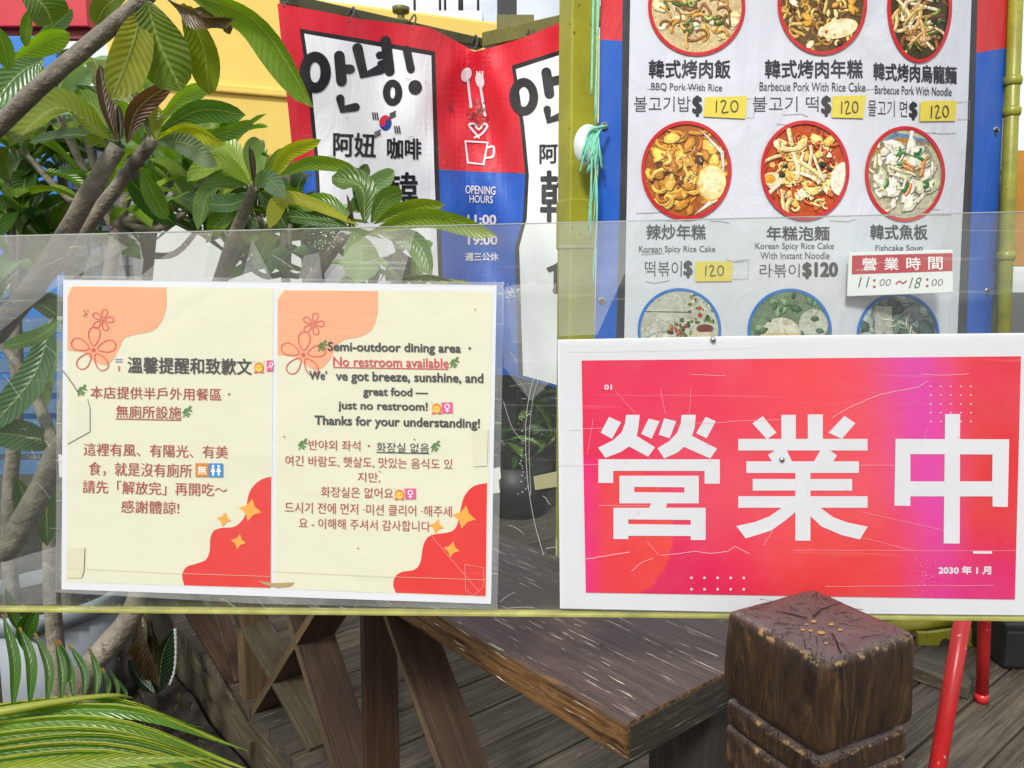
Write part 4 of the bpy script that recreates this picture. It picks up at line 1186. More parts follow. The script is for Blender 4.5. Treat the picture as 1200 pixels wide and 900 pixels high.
def dish(cx, cy, rx, ry, rimc, base, seed, kind, t=4.2):
    """a printed round photo of a dish, with its coloured rim"""
    r = random.Random(seed)
    p = Print()
    ix, iy = rx - t + .4, ry - t + .4
    p.ell(cx, cy, ix, iy, base, 48)
    def pt(k=0.9):
        a, q = r.uniform(0, 6.283), math.sqrt(r.random()) * k
        return cx + ix * q * math.cos(a), cy + iy * q * math.sin(a)
    def clip(x, y):
        u, v = (x - cx) / ix, (y - cy) / iy
        m = math.hypot(u, v)
        return (x, y) if m <= 0.985 else (cx + (x - cx) / m * 0.985, cy + (y - cy) / m * 0.985)
    def noodles(n, cols, wmin, wmax, ln=14, region=0.95, curl=0.5):
        for _ in range(n):
            x, y = pt(region); a = r.uniform(0, 6.28)
            pts = [(x, y)]; da = r.uniform(-curl, curl)
            for _k in range(7):
                a += da + r.uniform(-.25, .25); x += ln / 7 * math.cos(a); y += ln / 7 * math.sin(a); pts.append((x, y))
            wv = r.uniform(wmin, wmax); c = r.choice(cols)
            dk = tuple(int(v * .62) for v in c)
            p.stroke([(a_ + .5, b_ + .6) for a_, b_ in pts], wv + .7, dk, cap=False, clip=clip)
            p.stroke(pts, wv, c, cap=False, clip=clip)
            p.stroke([(a_ - wv * .15, b_ - wv * .2) for a_, b_ in pts[1:-1]], wv * .35, tuple(min(255, int(v * 1.18 + 12)) for v in c), cap=False, clip=clip)
    def chunks(n, cols, smin, smax, region=0.9, asp=0.55):
        for _ in range(n):
            x, y = pt(region); a = r.uniform(0, 3.14); s = r.uniform(smin, smax); c = r.choice(cols)
            pl = []
            m = r.choice((5, 6, 7, 12))
            for k in range(m):
                g_ = 6.283 * k / m; q = r.uniform(.8, 1.1)
                u, v = s * q * math.cos(g_), s * asp * q * math.sin(g_)
                pl.append((x + u * math.cos(a) - v * math.sin(a), y + u * math.sin(a) + v * math.cos(a)))
            ce = lambda k, ox, oy: [clip(x + (q[0] - x) * k + ox, y + (q[1] - y) * k + oy) for q in pl]
            p.poly(ce(1.08, .6, .9), tuple(int(v * .5) for v in c)); p.poly(ce(1, 0, 0), c)
            p.poly(ce(.62, -s * .1, -s * .1), tuple(min(255, int(v * 1.12 + 10)) for v in c))
    def specks(n, cols, s=0.8, region=0.8):
        for _ in range(n):
            x, y = pt(region); p.ell(x, y, s * r.uniform(.6, 1.3), s * r.uniform(.4, .9), r.choice(cols), 7, r.uniform(0, 3), clip)
    def E(x, y, a, b, c, rot=0): p.ell(x, y, a, b, c, 28, rot, clip)
    GOLD = [(214, 160, 60), (196, 138, 44), (226, 180, 84), (178, 118, 40)]
    CRM = [(232, 218, 178), (222, 204, 150), (240, 230, 200)]
    BRN = [(120, 74, 34), (92, 54, 26), (150, 96, 44), (70, 44, 24)]
    GRN = [(86, 112, 34), (60, 92, 30), (130, 146, 60)]
    if kind == 'rice':
        chunks(26, CRM, 6, 11, .9); noodles(46, [(214, 176, 90), (150, 100, 50), (120, 84, 40), (200, 150, 60)], 1.6, 3.2, 20, .75)
        noodles(18, GRN + [(176, 190, 110)], 1.5, 3, 12, .7); specks(60, [(245, 238, 215), (40, 34, 22), (70, 90, 30)], .8)
    elif kind == 'ricecake':
        noodles(70, [(196, 160, 74), (168, 126, 52), (120, 84, 34), (214, 186, 110)], 2, 4, 18)
        chunks(20, GOLD + CRM, 4, 8); E(cx + 20, cy + 30, 22, 11, (238, 226, 180), -.25); E(cx + 22, cy + 28, 15, 7, (246, 240, 214), -.25)
        chunks(14, BRN, 2, 4, .95); specks(60, [(240, 220, 160), (60, 40, 20)], .9)
    elif kind == 'udon':
        noodles(30, BRN + [(52, 50, 26)], 2.5, 4.5, 22); noodles(40, [(224, 200, 150), (206, 172, 112), (238, 222, 184), (168, 122, 66)], 2.4, 4.2, 34, .8, .28)
        noodles(12, GRN, 2, 3, 12); specks(40, [(244, 232, 200), (50, 36, 20)], .8)
    elif kind == 'tteok':
        chunks(20, BRN + [(140, 60, 26)], 6, 11); noodles(26, [(206, 140, 40), (226, 172, 66), (170, 96, 30)], 2.4, 4, 22)
        chunks(22, GOLD + [(232, 182, 70), (236, 196, 92)], 7, 13, .9); noodles(36, GOLD + [(240, 206, 110), (206, 120, 44)], 2, 4.5, 24, .85); chunks(14, GOLD + [(240, 200, 100)], 6, 11, .8)
        p.poly([clip(*q) for q in ((cx + 14, cy - 50), (cx + 60, cy - 30), (cx + 60, cy + 60), (cx + 10, cy + 60), (cx + 44, cy + 18), (cx + 40, cy - 20))], (226, 224, 222))
        E(cx + 29, cy + 14, 17.5, 22, (214, 170, 60)); E(cx + 30, cy + 14, 16, 20, (240, 226, 168)); E(cx + 30, cy + 13, 10, 13, (246, 238, 196))
        specks(70, [(248, 236, 206), (250, 244, 226)], .8, .55)
    elif kind == 'ramen':
        noodles(40, [(168, 60, 22), (196, 90, 30), (130, 40, 16)], 2, 4, 18); noodles(34, [(240, 212, 140), (228, 186, 104)], 1.6, 2.6, 14, .8, 1.2)
        chunks(26, CRM + [(236, 206, 130), (226, 180, 90)], 6, 13, .92); noodles(44, [(240, 216, 160), (232, 190, 110), (206, 110, 50)], 1.4, 2.6, 13, .85, 1.3); E(cx + 44, cy + 10, 14, 20, (232, 228, 216), .2)
        E(cx - 38, cy + 10, 11, 8, (238, 226, 190)); E(cx - 41, cy + 10, 7, 5.5, (226, 168, 60)); noodles(12, CRM, 3, 5, 34, .7, .1)
        chunks(4, [(30, 56, 38)], 3, 5, .6); specks(80, [(250, 236, 200), (200, 60, 30)], .8)
    elif kind == 'soup':
        E(cx - 6, cy - 6, ix * .96, iy * .8, (150, 150, 126)); p.stroke([(cx - 44, cy - 22), (cx - 10, cy - 38), (cx + 30, cy - 36), (cx + 44, cy - 14)], 6, (176, 124, 48), smooth=16, clip=clip)
        p.poly([clip(*q) for q in ((cx - 40, cy - 34), (cx - 14, cy - 60), (cx + 40, cy - 60), (cx + 40, cy - 42), (cx - 8, cy - 44))], (96, 132, 178))
        chunks(46, [(222, 226, 216), (206, 212, 198), (232, 234, 228), (196, 204, 176)], 6, 14, .8, .5)
        noodles(16, [(226, 226, 206), (206, 210, 170)], 2, 4, 16); noodles(8, [(36, 122, 60), (70, 140, 70)], 1.6, 2.8, 12, .6)
        noodles(5, [(224, 148, 84)], 2, 3, 16, .5, .1); p.stroke([(cx + 9, cy - 54), (cx + 3, cy - 26)], 4, (240, 240, 238), clip=clip)
    elif kind == 'bowl':
        E(cx - 14, cy + 22, 32, 22, (160, 164, 158)); E(cx - 14, cy + 24, 31, 21, (206, 210, 206)); p.stroke([(cx - 40, cy - 22), (cx + 14, cy - 21)], 1.4, (70, 84, 84), clip=clip)
        chunks(22, GRN + [(70, 92, 60), (170, 60, 46), (52, 70, 50)], 2, 5, .3)
        for _ in range(40):
            x, y = cx + r.uniform(12, 40), cy - r.uniform(8, 44); E(x, y, r.uniform(1, 3), r.uniform(1, 2.5), r.choice(GRN + [(50, 70, 44), (176, 60, 46), (216, 220, 200)]))
        E(cx + 30, cy - 2, 10, 5, (120, 56, 50)); p.poly([clip(*q) for q in ((cx + 14, cy + 2), (cx + 44, cy + 2), (cx + 44, cy + 44), (cx + 10, cy + 44))], (212, 202, 184))
    elif kind == 'drink':
        chunks(40, [(92, 128, 96), (60, 96, 70), (120, 152, 116), (44, 76, 58)], 4, 9, .98); E(cx - 10, cy + 6, 24, 22, (212, 214, 206))
        p.poly([clip(*q) for q in ((cx - 32, cy + 2), (cx + 14, cy + 2), (cx + 14, cy + 46), (cx - 32, cy + 46))], (206, 196, 150)); E(cx + 28, cy - 8, 17, 18, (186, 196, 190)); chunks(14, [(70, 104, 84)], 3, 6, .9)
    else:
        chunks(30, [(120, 140, 146), (96, 116, 124), (150, 168, 172), (70, 90, 96)], 7, 13, .98, .8); E(cx - 16, cy + 18, 20, 20, (188, 204, 190))
        p.rect(cx - 27, cy - 34, cx - 7, cy + 6, (182, 192, 190)); p.poly([clip(*q) for q in ((cx - 36, cy + 14), (cx + 4, cy + 14), (cx + 4, cy + 46), (cx - 36, cy + 46))], (188, 206, 190))
        E(cx + 19, cy + 6, 6, 10, (150, 166, 110)); noodles(18, [(120, 160, 130), (206, 220, 210)], .8, 1.6, 18, .5, .1)
    pic = p.build('dish_photo', menu_y, M['dish'], mb, 0.0008, 7e-6, cut=4)
    p2 = Print(); p2.ring(cx, cy, rx, ry, t, rimc, 72); p2.build('rim', menu_y, M['vinyl'], pic, 0.0008 + 7e-6 * len(p.items) + 0.0003, cut=4)
RR, RB = (190, 30, 38), (30, 110, 190)
dish(816, 8, 57, 58, RR, (206, 190, 146), 1, 'rice')
dish(963, 4, 52.5, 61, RR, (96, 72, 34), 2, 'ricecake')
dish(1077, 8, 38, 66, RR, (62, 54, 28), 3, 'udon')
dish(804, 200, 53, 58, RR, (168, 92, 36), 4, 'tteok')
dish(942.5, 200, 52, 58.5, RR, (186, 76, 26), 5, 'ramen')
dish(1060, 204, 47, 56, RR, (186, 186, 164), 6, 'soup')
dish(796, 387, 49, 49.5, RB, (190, 196, 192), 7, 'bowl', 3.4)
dish(925, 388, 49.5, 50, RB, (110, 136, 112), 8, 'drink', 3.4)
dish(1052, 393, 48.5, 50, RB, (128, 146, 150), 9, 'jar', 3.4)

YEL = (214, 196, 76)
def sticker(pts, n0, hand=True):
    p = Print()
    p.poly(pts, YEL)
    o = p.build('price_sticker', menu_y, M['vinyl'], mb, 0.0030, cut=12)
    p = Print()
    x0, y0, x1, y1 = n0
    ww_ = (x1 - x0)
    I = (56, 52, 40)
    p.stroke([(x0 + ww_ * .08, y0 + 1), (x0 + ww_ * .06, y1)], 1.3, I)
    p.stroke([(x0 + ww_ * .26, y0 + 2), (x0 + ww_ * .36, y0), (x0 + ww_ * .46, y0 + 3), (x0 + ww_ * .30, y1), (x0 + ww_ * .56, y1 - .5)], 1.3, I, smooth=16)
    p.stroke([(x0 + ww_ * .82 + math.cos(a) * ww_ * .15, (y0 + y1) / 2 + math.sin(a) * (y1 - y0) * .46) for a in [k * .4 for k in range(16)]], 1.3, I, closed=True)
    p.build('numerals', menu_y, M['vinyl'], o, 0.0042, cut=12)
sticker([(826, 114), (875, 113), (873, 139.5), (824, 137)], (837, 118, 865, 132))
sticker([(975, 113), (1014.5, 112), (1011, 139), (974, 138)], (984, 119, 1005, 133))
sticker([(1078, 119), (1120.5, 118), (1119, 142), (1077, 142.5)], (1089, 124, 1111, 138))
sticker([(814.5, 306.5), (858, 306.5), (857, 329.5), (814.5, 330)], (825, 311, 848, 323))
p = Print()
rs = random.Random(5)
for k in range(22):                   # little tears and tape marks in the vinyl
    x, y = rs.uniform(745, 1110), rs.choice([93, 108, 140, 160, 240, 255, 300, 332]) + rs.uniform(-6, 6)
    p.stroke([(x, y), (x + rs.uniform(6, 22), y + rs.uniform(-1, 2)), (x + rs.uniform(22, 32), y + rs.uniform(-2, 3))], .6, (140, 140, 146))
for x0, y0, x1, y1 in ((1121, 120, 1136, 140), (859, 307, 877, 327), (875, 116, 884, 138)):
    p.stroke([(x0, y0), (x1, y0 - 1), (x1 - 1, y1), (x0, y1)], .6, (150, 152, 158))
p.build('crease', menu_y, M['vinyl'], mb, 0.0011, cut=12)['kind'] = 'stuff'
for x, y in ((708, 148), (705, 352), (1166, 153), (1156, 341)):
    q = on_surf(x, y, menu_y)
    e = tube('eyelet', [q + Vector((0, .001, 0)), q + Vector((0, -.004, 0))], .0085, M['metal'], mb, 18)
    tube('eyelet_hole', [q + Vector((0, -.003, 0)), q + Vector((0, -.0052, 0))], .0052, M['dark'], e, 14)

# business-hours plate stuck on the menu
hp = empty('hours_plate', on_surf(1055, 346, menu_y), 'small white hours plate with red band fixed over the menu banner', 'plate')
q4 = [(995, 296), (1117, 292.5), (1117, 343), (993, 347.5)]
pl_y = lambda x, z: 1.672
prism('plate', [on_surf(*q, pl_y) for q in q4], Vector((0, .005, 0)), M['whitep'], hp, bevel=0.0015)
p = Print(); p.poly([(998.5, 299.5), (1116, 296.5), (1116, 317.5), (998, 321.5)], (178, 26, 44)); band = p.build('red_band', pl_y, M['plate'], hp, 0.0006)
p = Print()
for k, ch in enumerate('營業時間'):
    x = 1010 + k * 25.8
    T2 = p.text(ch, x, 302 - k * .35, x + 17, 317 - k * .35, (236, 230, 232), 0.012)
p.build('lettering', pl_y, M['plate'], band, 0.0012, split=True)
p = Print()
p.text('11', 1005.5, 324.5, 1016, 336.5, (60, 58, 60), -0.01, shear=.25)
p.text('18', 1065, 325, 1077, 338, (60, 58, 60), -0.01, shear=.3)
for x in (1030, 1091):
    p.text('00', x, 327, x + 13, 335, (70, 68, 70), -0.012, shear=.2)
RC = (168, 40, 46)
for x, y in ((1024.5, 328.5), (1024.5, 336), (1086.5, 327.5), (1086.5, 335)): p.ell(x, y, 1.5, 1.6, RC)
p.stroke([(1050, 332.5), (1054, 329.6), (1058, 332), (1062, 329.4)], 1.7, RC, smooth=14)
p.build('numerals', pl_y, M['plate'], hp, 0.0006)

# cord tying the banner to the post, and the white disc behind it
wdc = on_surf(689, 170, lambda x, z: 1.715)
o = lathe('round_tag', [(0, 0), (.040, 0), (.043, .003), (.043, .007), (0, .009)], (0, 0, 0), M['whitep'], None, 36)
o.matrix_basis = Matrix.Translation(wdc) @ Matrix.Rotation(R(90), 4, 'X') @ Matrix.Scale(0.72, 4, Vector((1, 0, 0)))
tag(o, 'white plastic disc behind the cord knot on the green post', 'disc')
cd = empty('tie_cord', P(694, 150, 1.69), 'pale green nylon cord knotted round the green post with hanging ends', 'cord')
rs = random.Random(11)
yk = 1.672
for k, (x0, x1, yb_, wv) in enumerate([(696, 693, 112, 2.2), (703, 697, 134, 1.6), (700, 698, 150, 2)]):
    tube('strand', bez([P(x0, -30, yk + .02), P((x0 + x1) / 2 + rs.uniform(-1, 1), 50, yk + .01), P(x1, yb_, yk)], 10), wv / 900 * yk / 1.6, M['rope'], cd, 8)
for k in range(26):
    x, yb_ = rs.uniform(678, 708), rs.uniform(186, 204)
    if k < 6: x, yb_ = 692 + rs.uniform(-3, 8), rs.uniform(240, 385)
    tube('strand', bez([P(697 + rs.uniform(-6, 4), 150 + rs.uniform(-2, 6), yk - .004), P((697 + x) / 2 + rs.uniform(-4, 4), (150 + yb_) / 2, yk - .012), P(x, yb_, yk - .002 + rs.uniform(-.004, .004))], 9), rs.uniform(.0008, .0024), M['rope'], cd, 6)
tube('loop', bez([P(684, 182, yk), P(690, 155, yk - .012), P(703, 149, yk - .012), P(712, 148, yk + .01), P(702, 154, yk - .01), P(690, 190, yk - .01)], 18), .0028, M['rope'], cd, 8)

# ribbed poles right of the banner
def ribbed(px0, px1, y, label, nodes, mat):
    a0, a1 = P(px0, 0, y), P(px1, 400, y)
    dv = (a1 - a0) / (a0.z - a1.z)
    base = a0 + dv * (a0.z - DECKZ)
    top = a0 - dv * 0.4
    o = empty('ribbed_pole', base, label, 'pole', 'olive green ribbed poles right of the menu')
    r = .0165
    tube('shaft', [base, base.lerp(top, .5), top], r, mat, o, 20)
    for nd in nodes:
        p0 = a0 + dv * (a0.z - P(px0, nd, y).z)
        tube('rib', [p0 + Vector((0, 0, .012)), p0 + Vector((0, 0, .008)), p0, p0 - Vector((0, 0, .008)), p0 - Vector((0, 0, .012))], [r, r + .004, r + .005, r + .004, r], mat, o, 20)
ribbed(1190, 1175, 1.92, 'olive green ribbed pole along the right edge of the menu', (95, 131, 300), M['pole'])
ribbed(1180, 1163, 2.06, 'darker ribbed pole half hidden behind the menu right edge', (80, 200, 330), M['olive'])
ob = empty('orange_board', P(1215, 312, 1.93), 'orange board partly in frame at the right edge', 'board')
a, b = P(1186, 176, 1.95), P(1260, 312, 1.95)
prism('panel', [(a.x, 1.95, b.z), (b.x, 1.95, b.z), (b.x, 1.95, a.z), (a.x, 1.95, a.z)], Vector((0, .02, 0)), M['orange'], ob)
c0 = P(1240, 250, 1.97)
tube('support_pole', [(c0.x, 1.985, DECKZ), (c0.x, 1.985, a.z)], .014, M['olive'], ob, 12)

# ------------------------------------------------------------------ clear panel
def pan_y(x, z): return 0.7416 - 0.0646 * x
cp = empty('clear_panel', (0, 0.742, 1.0), 'scuffed clear acrylic panel spanning the view and holding both notices', 'panel')
TOPE = lambda x: 277 - 0.0238 * x
BOTE = lambda x: 711.5 + 0.0085 * x
xs = [-165 + 1530 * i / 12 for i in range(13)]
q = [on_surf(x, TOPE(x), pan_y, -0.003) for x in xs] + [on_surf(x, BOTE(x), pan_y, -0.003) for x in reversed(xs)]
sh = prism('sheet', [q[0], q[12], q[13], q[25]], Vector((0, .003, 0)), M['clear'], cp, bevel=0)
q = [on_surf(xs[0], BOTE(xs[0]), pan_y, 0.004), on_surf(xs[-1], BOTE(xs[-1]), pan_y, 0.004), on_surf(xs[-1], BOTE(xs[-1]) + 5, pan_y, 0.004), on_surf(xs[0], BOTE(xs[0]) + 4.2, pan_y, 0.004)]
prism('bottom_edge', q, Vector((0, .010, 0)), M['edge'], cp, Vector((1, 0, 0)), 0.001)
q = [on_surf(xs[0], TOPE(xs[0]) - 1.1, pan_y, -.0005), on_surf(xs[-1], TOPE(xs[-1]) - 1.1, pan_y, -.0005), on_surf(xs[-1], TOPE(xs[-1]), pan_y, -.0005), on_surf(xs[0], TOPE(xs[0]), pan_y, -.0005)]
prism('top_edge', q, Vector((0, .002, 0)), mat_paint('polished_edge', (0.35, 0.37, 0.33), 0.2, 0.2, 0, 20), cp, bevel=0)
# two upright stakes beyond the frame carry the panel
for x in (-150, 1350):
    p0 = on_surf(x, 300, pan_y)
    box('stake', (p0.x - .012, p0.y + .004, 0.0), (p0.x + .012, p0.y + .026, P(x, 240, p0.y).z), M['railgrey'], cp)
# hazy white patches that paint sky and street reflections onto the sheet
M['glare_haze'] = mat_clear('painted_glare', 1.8, 0.15, 0.12, (0.97, 0.97, 0.97))
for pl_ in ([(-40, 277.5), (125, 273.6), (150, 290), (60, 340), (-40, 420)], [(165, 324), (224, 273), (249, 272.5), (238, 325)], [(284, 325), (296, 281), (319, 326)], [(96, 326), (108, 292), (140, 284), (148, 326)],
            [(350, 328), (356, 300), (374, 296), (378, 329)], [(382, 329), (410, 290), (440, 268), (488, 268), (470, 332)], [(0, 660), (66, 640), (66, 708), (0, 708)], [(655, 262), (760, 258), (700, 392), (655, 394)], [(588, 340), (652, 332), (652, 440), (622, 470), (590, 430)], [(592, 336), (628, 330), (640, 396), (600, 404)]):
    p = Print(); p.poly(pl_, (255, 255, 255)); p.build('painted_glare', pan_y, M['glare_haze'], cp, 0.0004)
# scratches and old tape left on the sheet
p = Print()
rs = random.Random(21)
SC = (205, 208, 205)
for (x0, x1, ya, yb_, n) in ((585, 652, 400, 712, 10), (0, 74, 300, 712, 14), (80, 580, 275, 325, 8), (0, 655, 700, 713, 18), (655, 1200, 275, 390, 8)):
    for k in range(n):
        x, y = rs.uniform(x0, x1), rs.uniform(ya, yb_)
        a, ln_ = rs.uniform(-1.2, 1.2), rs.uniform(6, 34)
        pts = [(x + ln_ * t * math.cos(a) + rs.uniform(-.6, .6), min(712, max(268, y + ln_ * t * math.sin(a) * .8 + 6 * t * t))) for t in (0, .33, .66, 1)]
        p.stroke([(min(x1, max(x0, u)), v) for u, v in pts], rs.uniform(.15, .4), SC, smooth=8)
p.stroke([(634, 425), (622, 455), (616, 500), (618, 560), (626, 610), (637, 650)], .4, SC, smooth=20)
p.stroke([(632, 440), (624, 470), (620, 520), (622, 580)], .3, SC, smooth=20)
p.stroke([(590, 470), (600, 500), (612, 515), (618, 514)], .3, SC, smooth=16)
p.build('scratch', pan_y, M['plate'], cp, 0.0002)['kind'] = 'stuff'
p = Print()
p.poly([(625, 558), (653, 552), (653, 570), (627, 574)], (150, 148, 112))
p.g(); p.poly([(75, 533), (69, 532), (70, 559), (75, 559)], (224, 224, 218))
p.g(); p.poly([(577, 549), (586, 547), (587, 560), (584, 563), (586, 577), (577, 578)], (224, 224, 218))
p.build('tape_tab', pan_y, M['plate'], cp, 0.0009, split=True)
p = Print()
rs = random.Random(8)
for k in range(150):
    if rs.random() < .5: x, y = 592 + rs.gauss(0, 9), 342 + (rs.gauss(0, 5))
    elif rs.random() < .5: x, y = 615 + rs.gauss(0, 4), rs.uniform(470, 590)
    else: x, y = 385 + rs.gauss(0, 12), 280 + rs.gauss(0, 6)
    if y < 271: continue
    p.ell(x, y, rs.uniform(.3, .9), rs.uniform(.3, .7), (222, 222, 216), 7)
p.build('glue_residue', pan_y, M['plate'], cp, 0.0002)['kind'] = 'stuff'

# ------------------------------------------------------------------ notice poster, two pages in one laminate
np_ = empty('notice_poster', on_surf(330, 706, pan_y, .002), 'cream two page notice with orange corner shapes in the laminate pouch at left', 'poster')
p = Print(); p.poly([(69, 323), (200, 325), (591, 331), (583, 713), (300, 706), (67, 693)], (255, 255, 255))
fo = 0.0016
WHT, CREAM = (219, 221, 226), (220, 218, 193)
backing = Print(); backing.poly([(75, 327.5), (582, 334), (575.5, 707), (73, 690)], WHT)
bk = backing.build('backing_sheet', pan_y, M['poster'], np_, fo)
p.build('laminate_film', pan_y, M['film'], np_, fo + 0.0022)
p = Print(); p.holed([(69, 323), (330, 326), (591, 331), (583, 713), (300, 706), (67, 693)], [(75, 327.5), (582, 334), (575.5, 707), (73, 690)], (255, 255, 255))
p.build('laminate_margin', pan_y, mat_clear('laminate_margin', 1.0, 0.20, 0.3, (0.95, 0.96, 0.95)), np_, fo + 0.0010)
ORG, RDL, TXR, TXK, RBL, STR = (234, 166, 126), (206, 92, 84), (172, 72, 66), (70, 70, 72), (219, 52, 48), (240, 164, 66)

def page(corners, blob, petals_big, petals_small, wave, stars):
    p = Print(); p.poly(corners, CREAM)
    o = p.build('page', pan_y, M['poster'], np_, fo + 0.0003)
    p = Print(); p.poly(blob, ORG); p.build('corner_patch', pan_y, M['poster'], o, fo + 0.0006)
    p = Print(); p.poly(wave, RBL)
    p.build('wavy_patch', pan_y, M['poster'], o, fo + 0.0006)
    p = Print()
    for (cx, cy, r, off) in (petals_big, petals_small):
        p.g()
        for k in range(5):
            a = off + k * 1.2566
            ex, ey = cx + math.cos(a) * r * .62, cy + math.sin(a) * r * .62
            pts = []
            for j in range(22):
                t = j / 21 * 6.283
                u, v = r * .42 * math.cos(t), r * .25 * math.sin(t) * (1 + .35 * math.cos(t))
                pts.append((ex + u * math.cos(a) - v * math.sin(a), ey + u * math.sin(a) + v * math.cos(a)))
            p.stroke(pts, 1.25 if r > 12 else 1.0, RDL, closed=True)
        p.ell(cx, cy, r * .1, r * .1, RDL, 12)
    p.build('flower', pan_y, M['poster'], o, fo + 0.0009, split=True)
    p = Print()
    for cx, cy, r, rot in stars:
        p.g()
        pts = []
        for k in range(8):
            a = rot + k * math.pi / 4
            q = r if k % 2 == 0 else r * .50
            pts.append((cx + q * math.cos(a), cy + q * math.sin(a)))
        p.poly(pts, STR)
    p.build('star', pan_y, M['poster'], o, fo + 0.0009, split=True)
    return o
def sm(pts, n, keep):
    """smooth the curved run of an outline, keep the listed straight corners"""
    return [tuple(q[:2]) for q in bez([(a, b, 0) for a, b in pts], n)] + keep
f1 = lambda pts: zc(pts, 60, 320, 4.286)
f2 = lambda pts: zc(pts, 320, 320, 4.286)
f3 = lambda pts: zc(pts, 60, 500, 4.286)
f4 = lambda pts: zc(pts, 320, 500, 4.286)
pageL = page([(80.5, 335), (321, 337.5), (318.5, 689), (79, 681)],
    sm(f1([(583, 170), (560, 240), (510, 290), (420, 310), (370, 330), (345, 380), (310, 440), (270, 462), (215, 440), (170, 400), (110, 390)]), 40, f1([(88, 388), (88, 122), (112, 67), (583, 72)])),
    (60 + 218 / 4.286, 320 + 386 / 4.286, 26, -.25), (60 + 265 / 4.286, 320 + 236 / 4.286, 12.5, -1.3),
    sm(f3([(1108, 248), (1060, 262), (1015, 300), (992, 350), (980, 430), (960, 470), (920, 500), (860, 505), (820, 520), (803, 560), (800, 620), (780, 665), (730, 685), (685, 700), (662, 740), (672, 793)]), 60, f3([(1105, 806)])),
    [(60 + 1003 / 4.286, 500 + 415 / 4.286, 13.5, .2), (60 + 872 / 4.286, 500 + 462 / 4.286, 8.8, .2), (60 + 945 / 4.286, 500 + 573 / 4.286, 9, .2)])
pageR = page([(326, 339), (577, 341.5), (570.5, 699), (323.5, 689)],
    sm(f2([(528, 200), (500, 280), (440, 318), (360, 335), (320, 370), (290, 430), (250, 475), (210, 485), (160, 455), (110, 420)]), 40, f2([(26, 410), (26, 135), (60, 87), (528, 90)])),
    (320 + 155 / 4.286, 320 + 410 / 4.286, 26, -.25), (320 + 205 / 4.286, 320 + 256 / 4.286, 12.5, -1.3),
    sm(f4([(1075, 280), (1010, 295), (965, 340), (945, 400), (925, 490), (890, 525), (800, 540), (765, 570), (750, 620), (740, 680), (710, 715), (650, 725), (615, 750), (605, 790), (618, 830)]), 60, f4([(1068, 847)])),
    [(320 + 960 / 4.286, 500 + 450 / 4.286, 14, .2), (320 + 823 / 4.286, 500 + 497 / 4.286, 8.8, .2), (320 + 898 / 4.286, 500 + 612 / 4.286, 9.5, .2)])

def tl(y): return 0.010 + (y - 330) / 370 * 0.024
def PT(p, s, x0, y0, x1, y1, c, b=0.0): p.text(s, x0, y0, x1, y1, c, b, tl(y0))
def under(p, x0, x1, y, c): p.poly([(x0, y), (x1, y + tl(y) * (x1 - x0)), (x1, y + 1.1 + tl(y) * (x1 - x0)), (x0, y + 1.1)], c)
p = Print()
PT(p, '溫馨提醒和致歉文', 151, 417.5, 296, 437, TXK, 0.01)
tag(p.build('heading', pan_y, M['poster'], pageL, fo + 0.0012), 'dark grey heading characters')
p = Print()
PT(p, '本店提供半戶外用餐區', 107.5, 452, 260.5, 466.5, TXR); p.ell(269.5, 461.5, 1.3, 1.3, TXR, 12)
PT(p, '無廁所設施', 137.5, 474, 213.5, 489, TXR); under(p, 137, 213.5, 489.7, TXR)
PT(p, '這裡有風、有陽光、有美', 99.5, 518, 268, 533, TXR)
PT(p, '食，就是沒有廁所', 105.5, 540, 226, 556.5, TXR)
PT(p, '請先「解放完」再開吃〜', 98.5, 561.5, 267, 577, TXR)
PT(p, '感謝體諒!', 143.5, 585, 211, 600, TXR)
p.build('lettering', pan_y, M['poster'], pageL, fo + 0.0012, split=True)
p = Print()
PT(p, 'Semi-outdoor dining area', 384.6, 400, 540.3, 414.2, TXK, 0.018); p.ell(550.5, 407.8, 1.5, 1.5, TXK, 12)
PT(p, 'We’', 363.2, 434, 384, 444.6, TXK, 0.018); PT(p, 've got breeze, sunshine, and', 394, 434.3, 566.5, 449, TXK, 0.018)
PT(p, 'great food —', 426, 453, 502, 466, TXK, 0.018)
PT(p, 'just no restroom!', 397, 469, 501.5, 482, TXK, 0.018)
PT(p, 'Thanks for your understanding!', 369.2, 486, 562.6, 500.5, TXK, 0.018)
PT(p, '화장실 없음', 441.8, 517.5, 503, 529, TXK, 0.0); under(p, 441.5, 503.5, 528.8, TXK)
tag(p.build('dark_lettering', pan_y, M['poster'], pageR, fo + 0.0012, split=True), 'dark grey message lines')
p = Print()
PT(p, 'No restroom available', 391, 417.5, 526, 428.6, (206, 78, 88), 0.012); under(p, 391, 526, 429.4, (206, 78, 88))
PT(p, '반야외 좌석', 362.5, 514.5, 422.7, 526.5, TXR); p.ell(432.7, 521.8, 1.3, 1.3, TXR, 12)
PT(p, '여긴 바람도, 햇살도, 맛있는 음식도 있', 335.2, 532.7, 530.7, 545.5, TXR)
PT(p, '지만,', 419.6, 552.5, 446, 564.5, TXR)
PT(p, '화장실은 없어요', 376.7, 569, 461, 581.5, TXR)
PT(p, '드시기 전에 먼저 ·미션 클리어 ·해주세', 334.7, 587, 529.5, 600, TXR)
PT(p, '요 - 이해해 주셔서 감사합니다', 351, 605.5, 504.3, 618, TXR)
tag(p.build('red_lettering', pan_y, M['poster'], pageR, fo + 0.0012, split=True), 'red lettering lines')
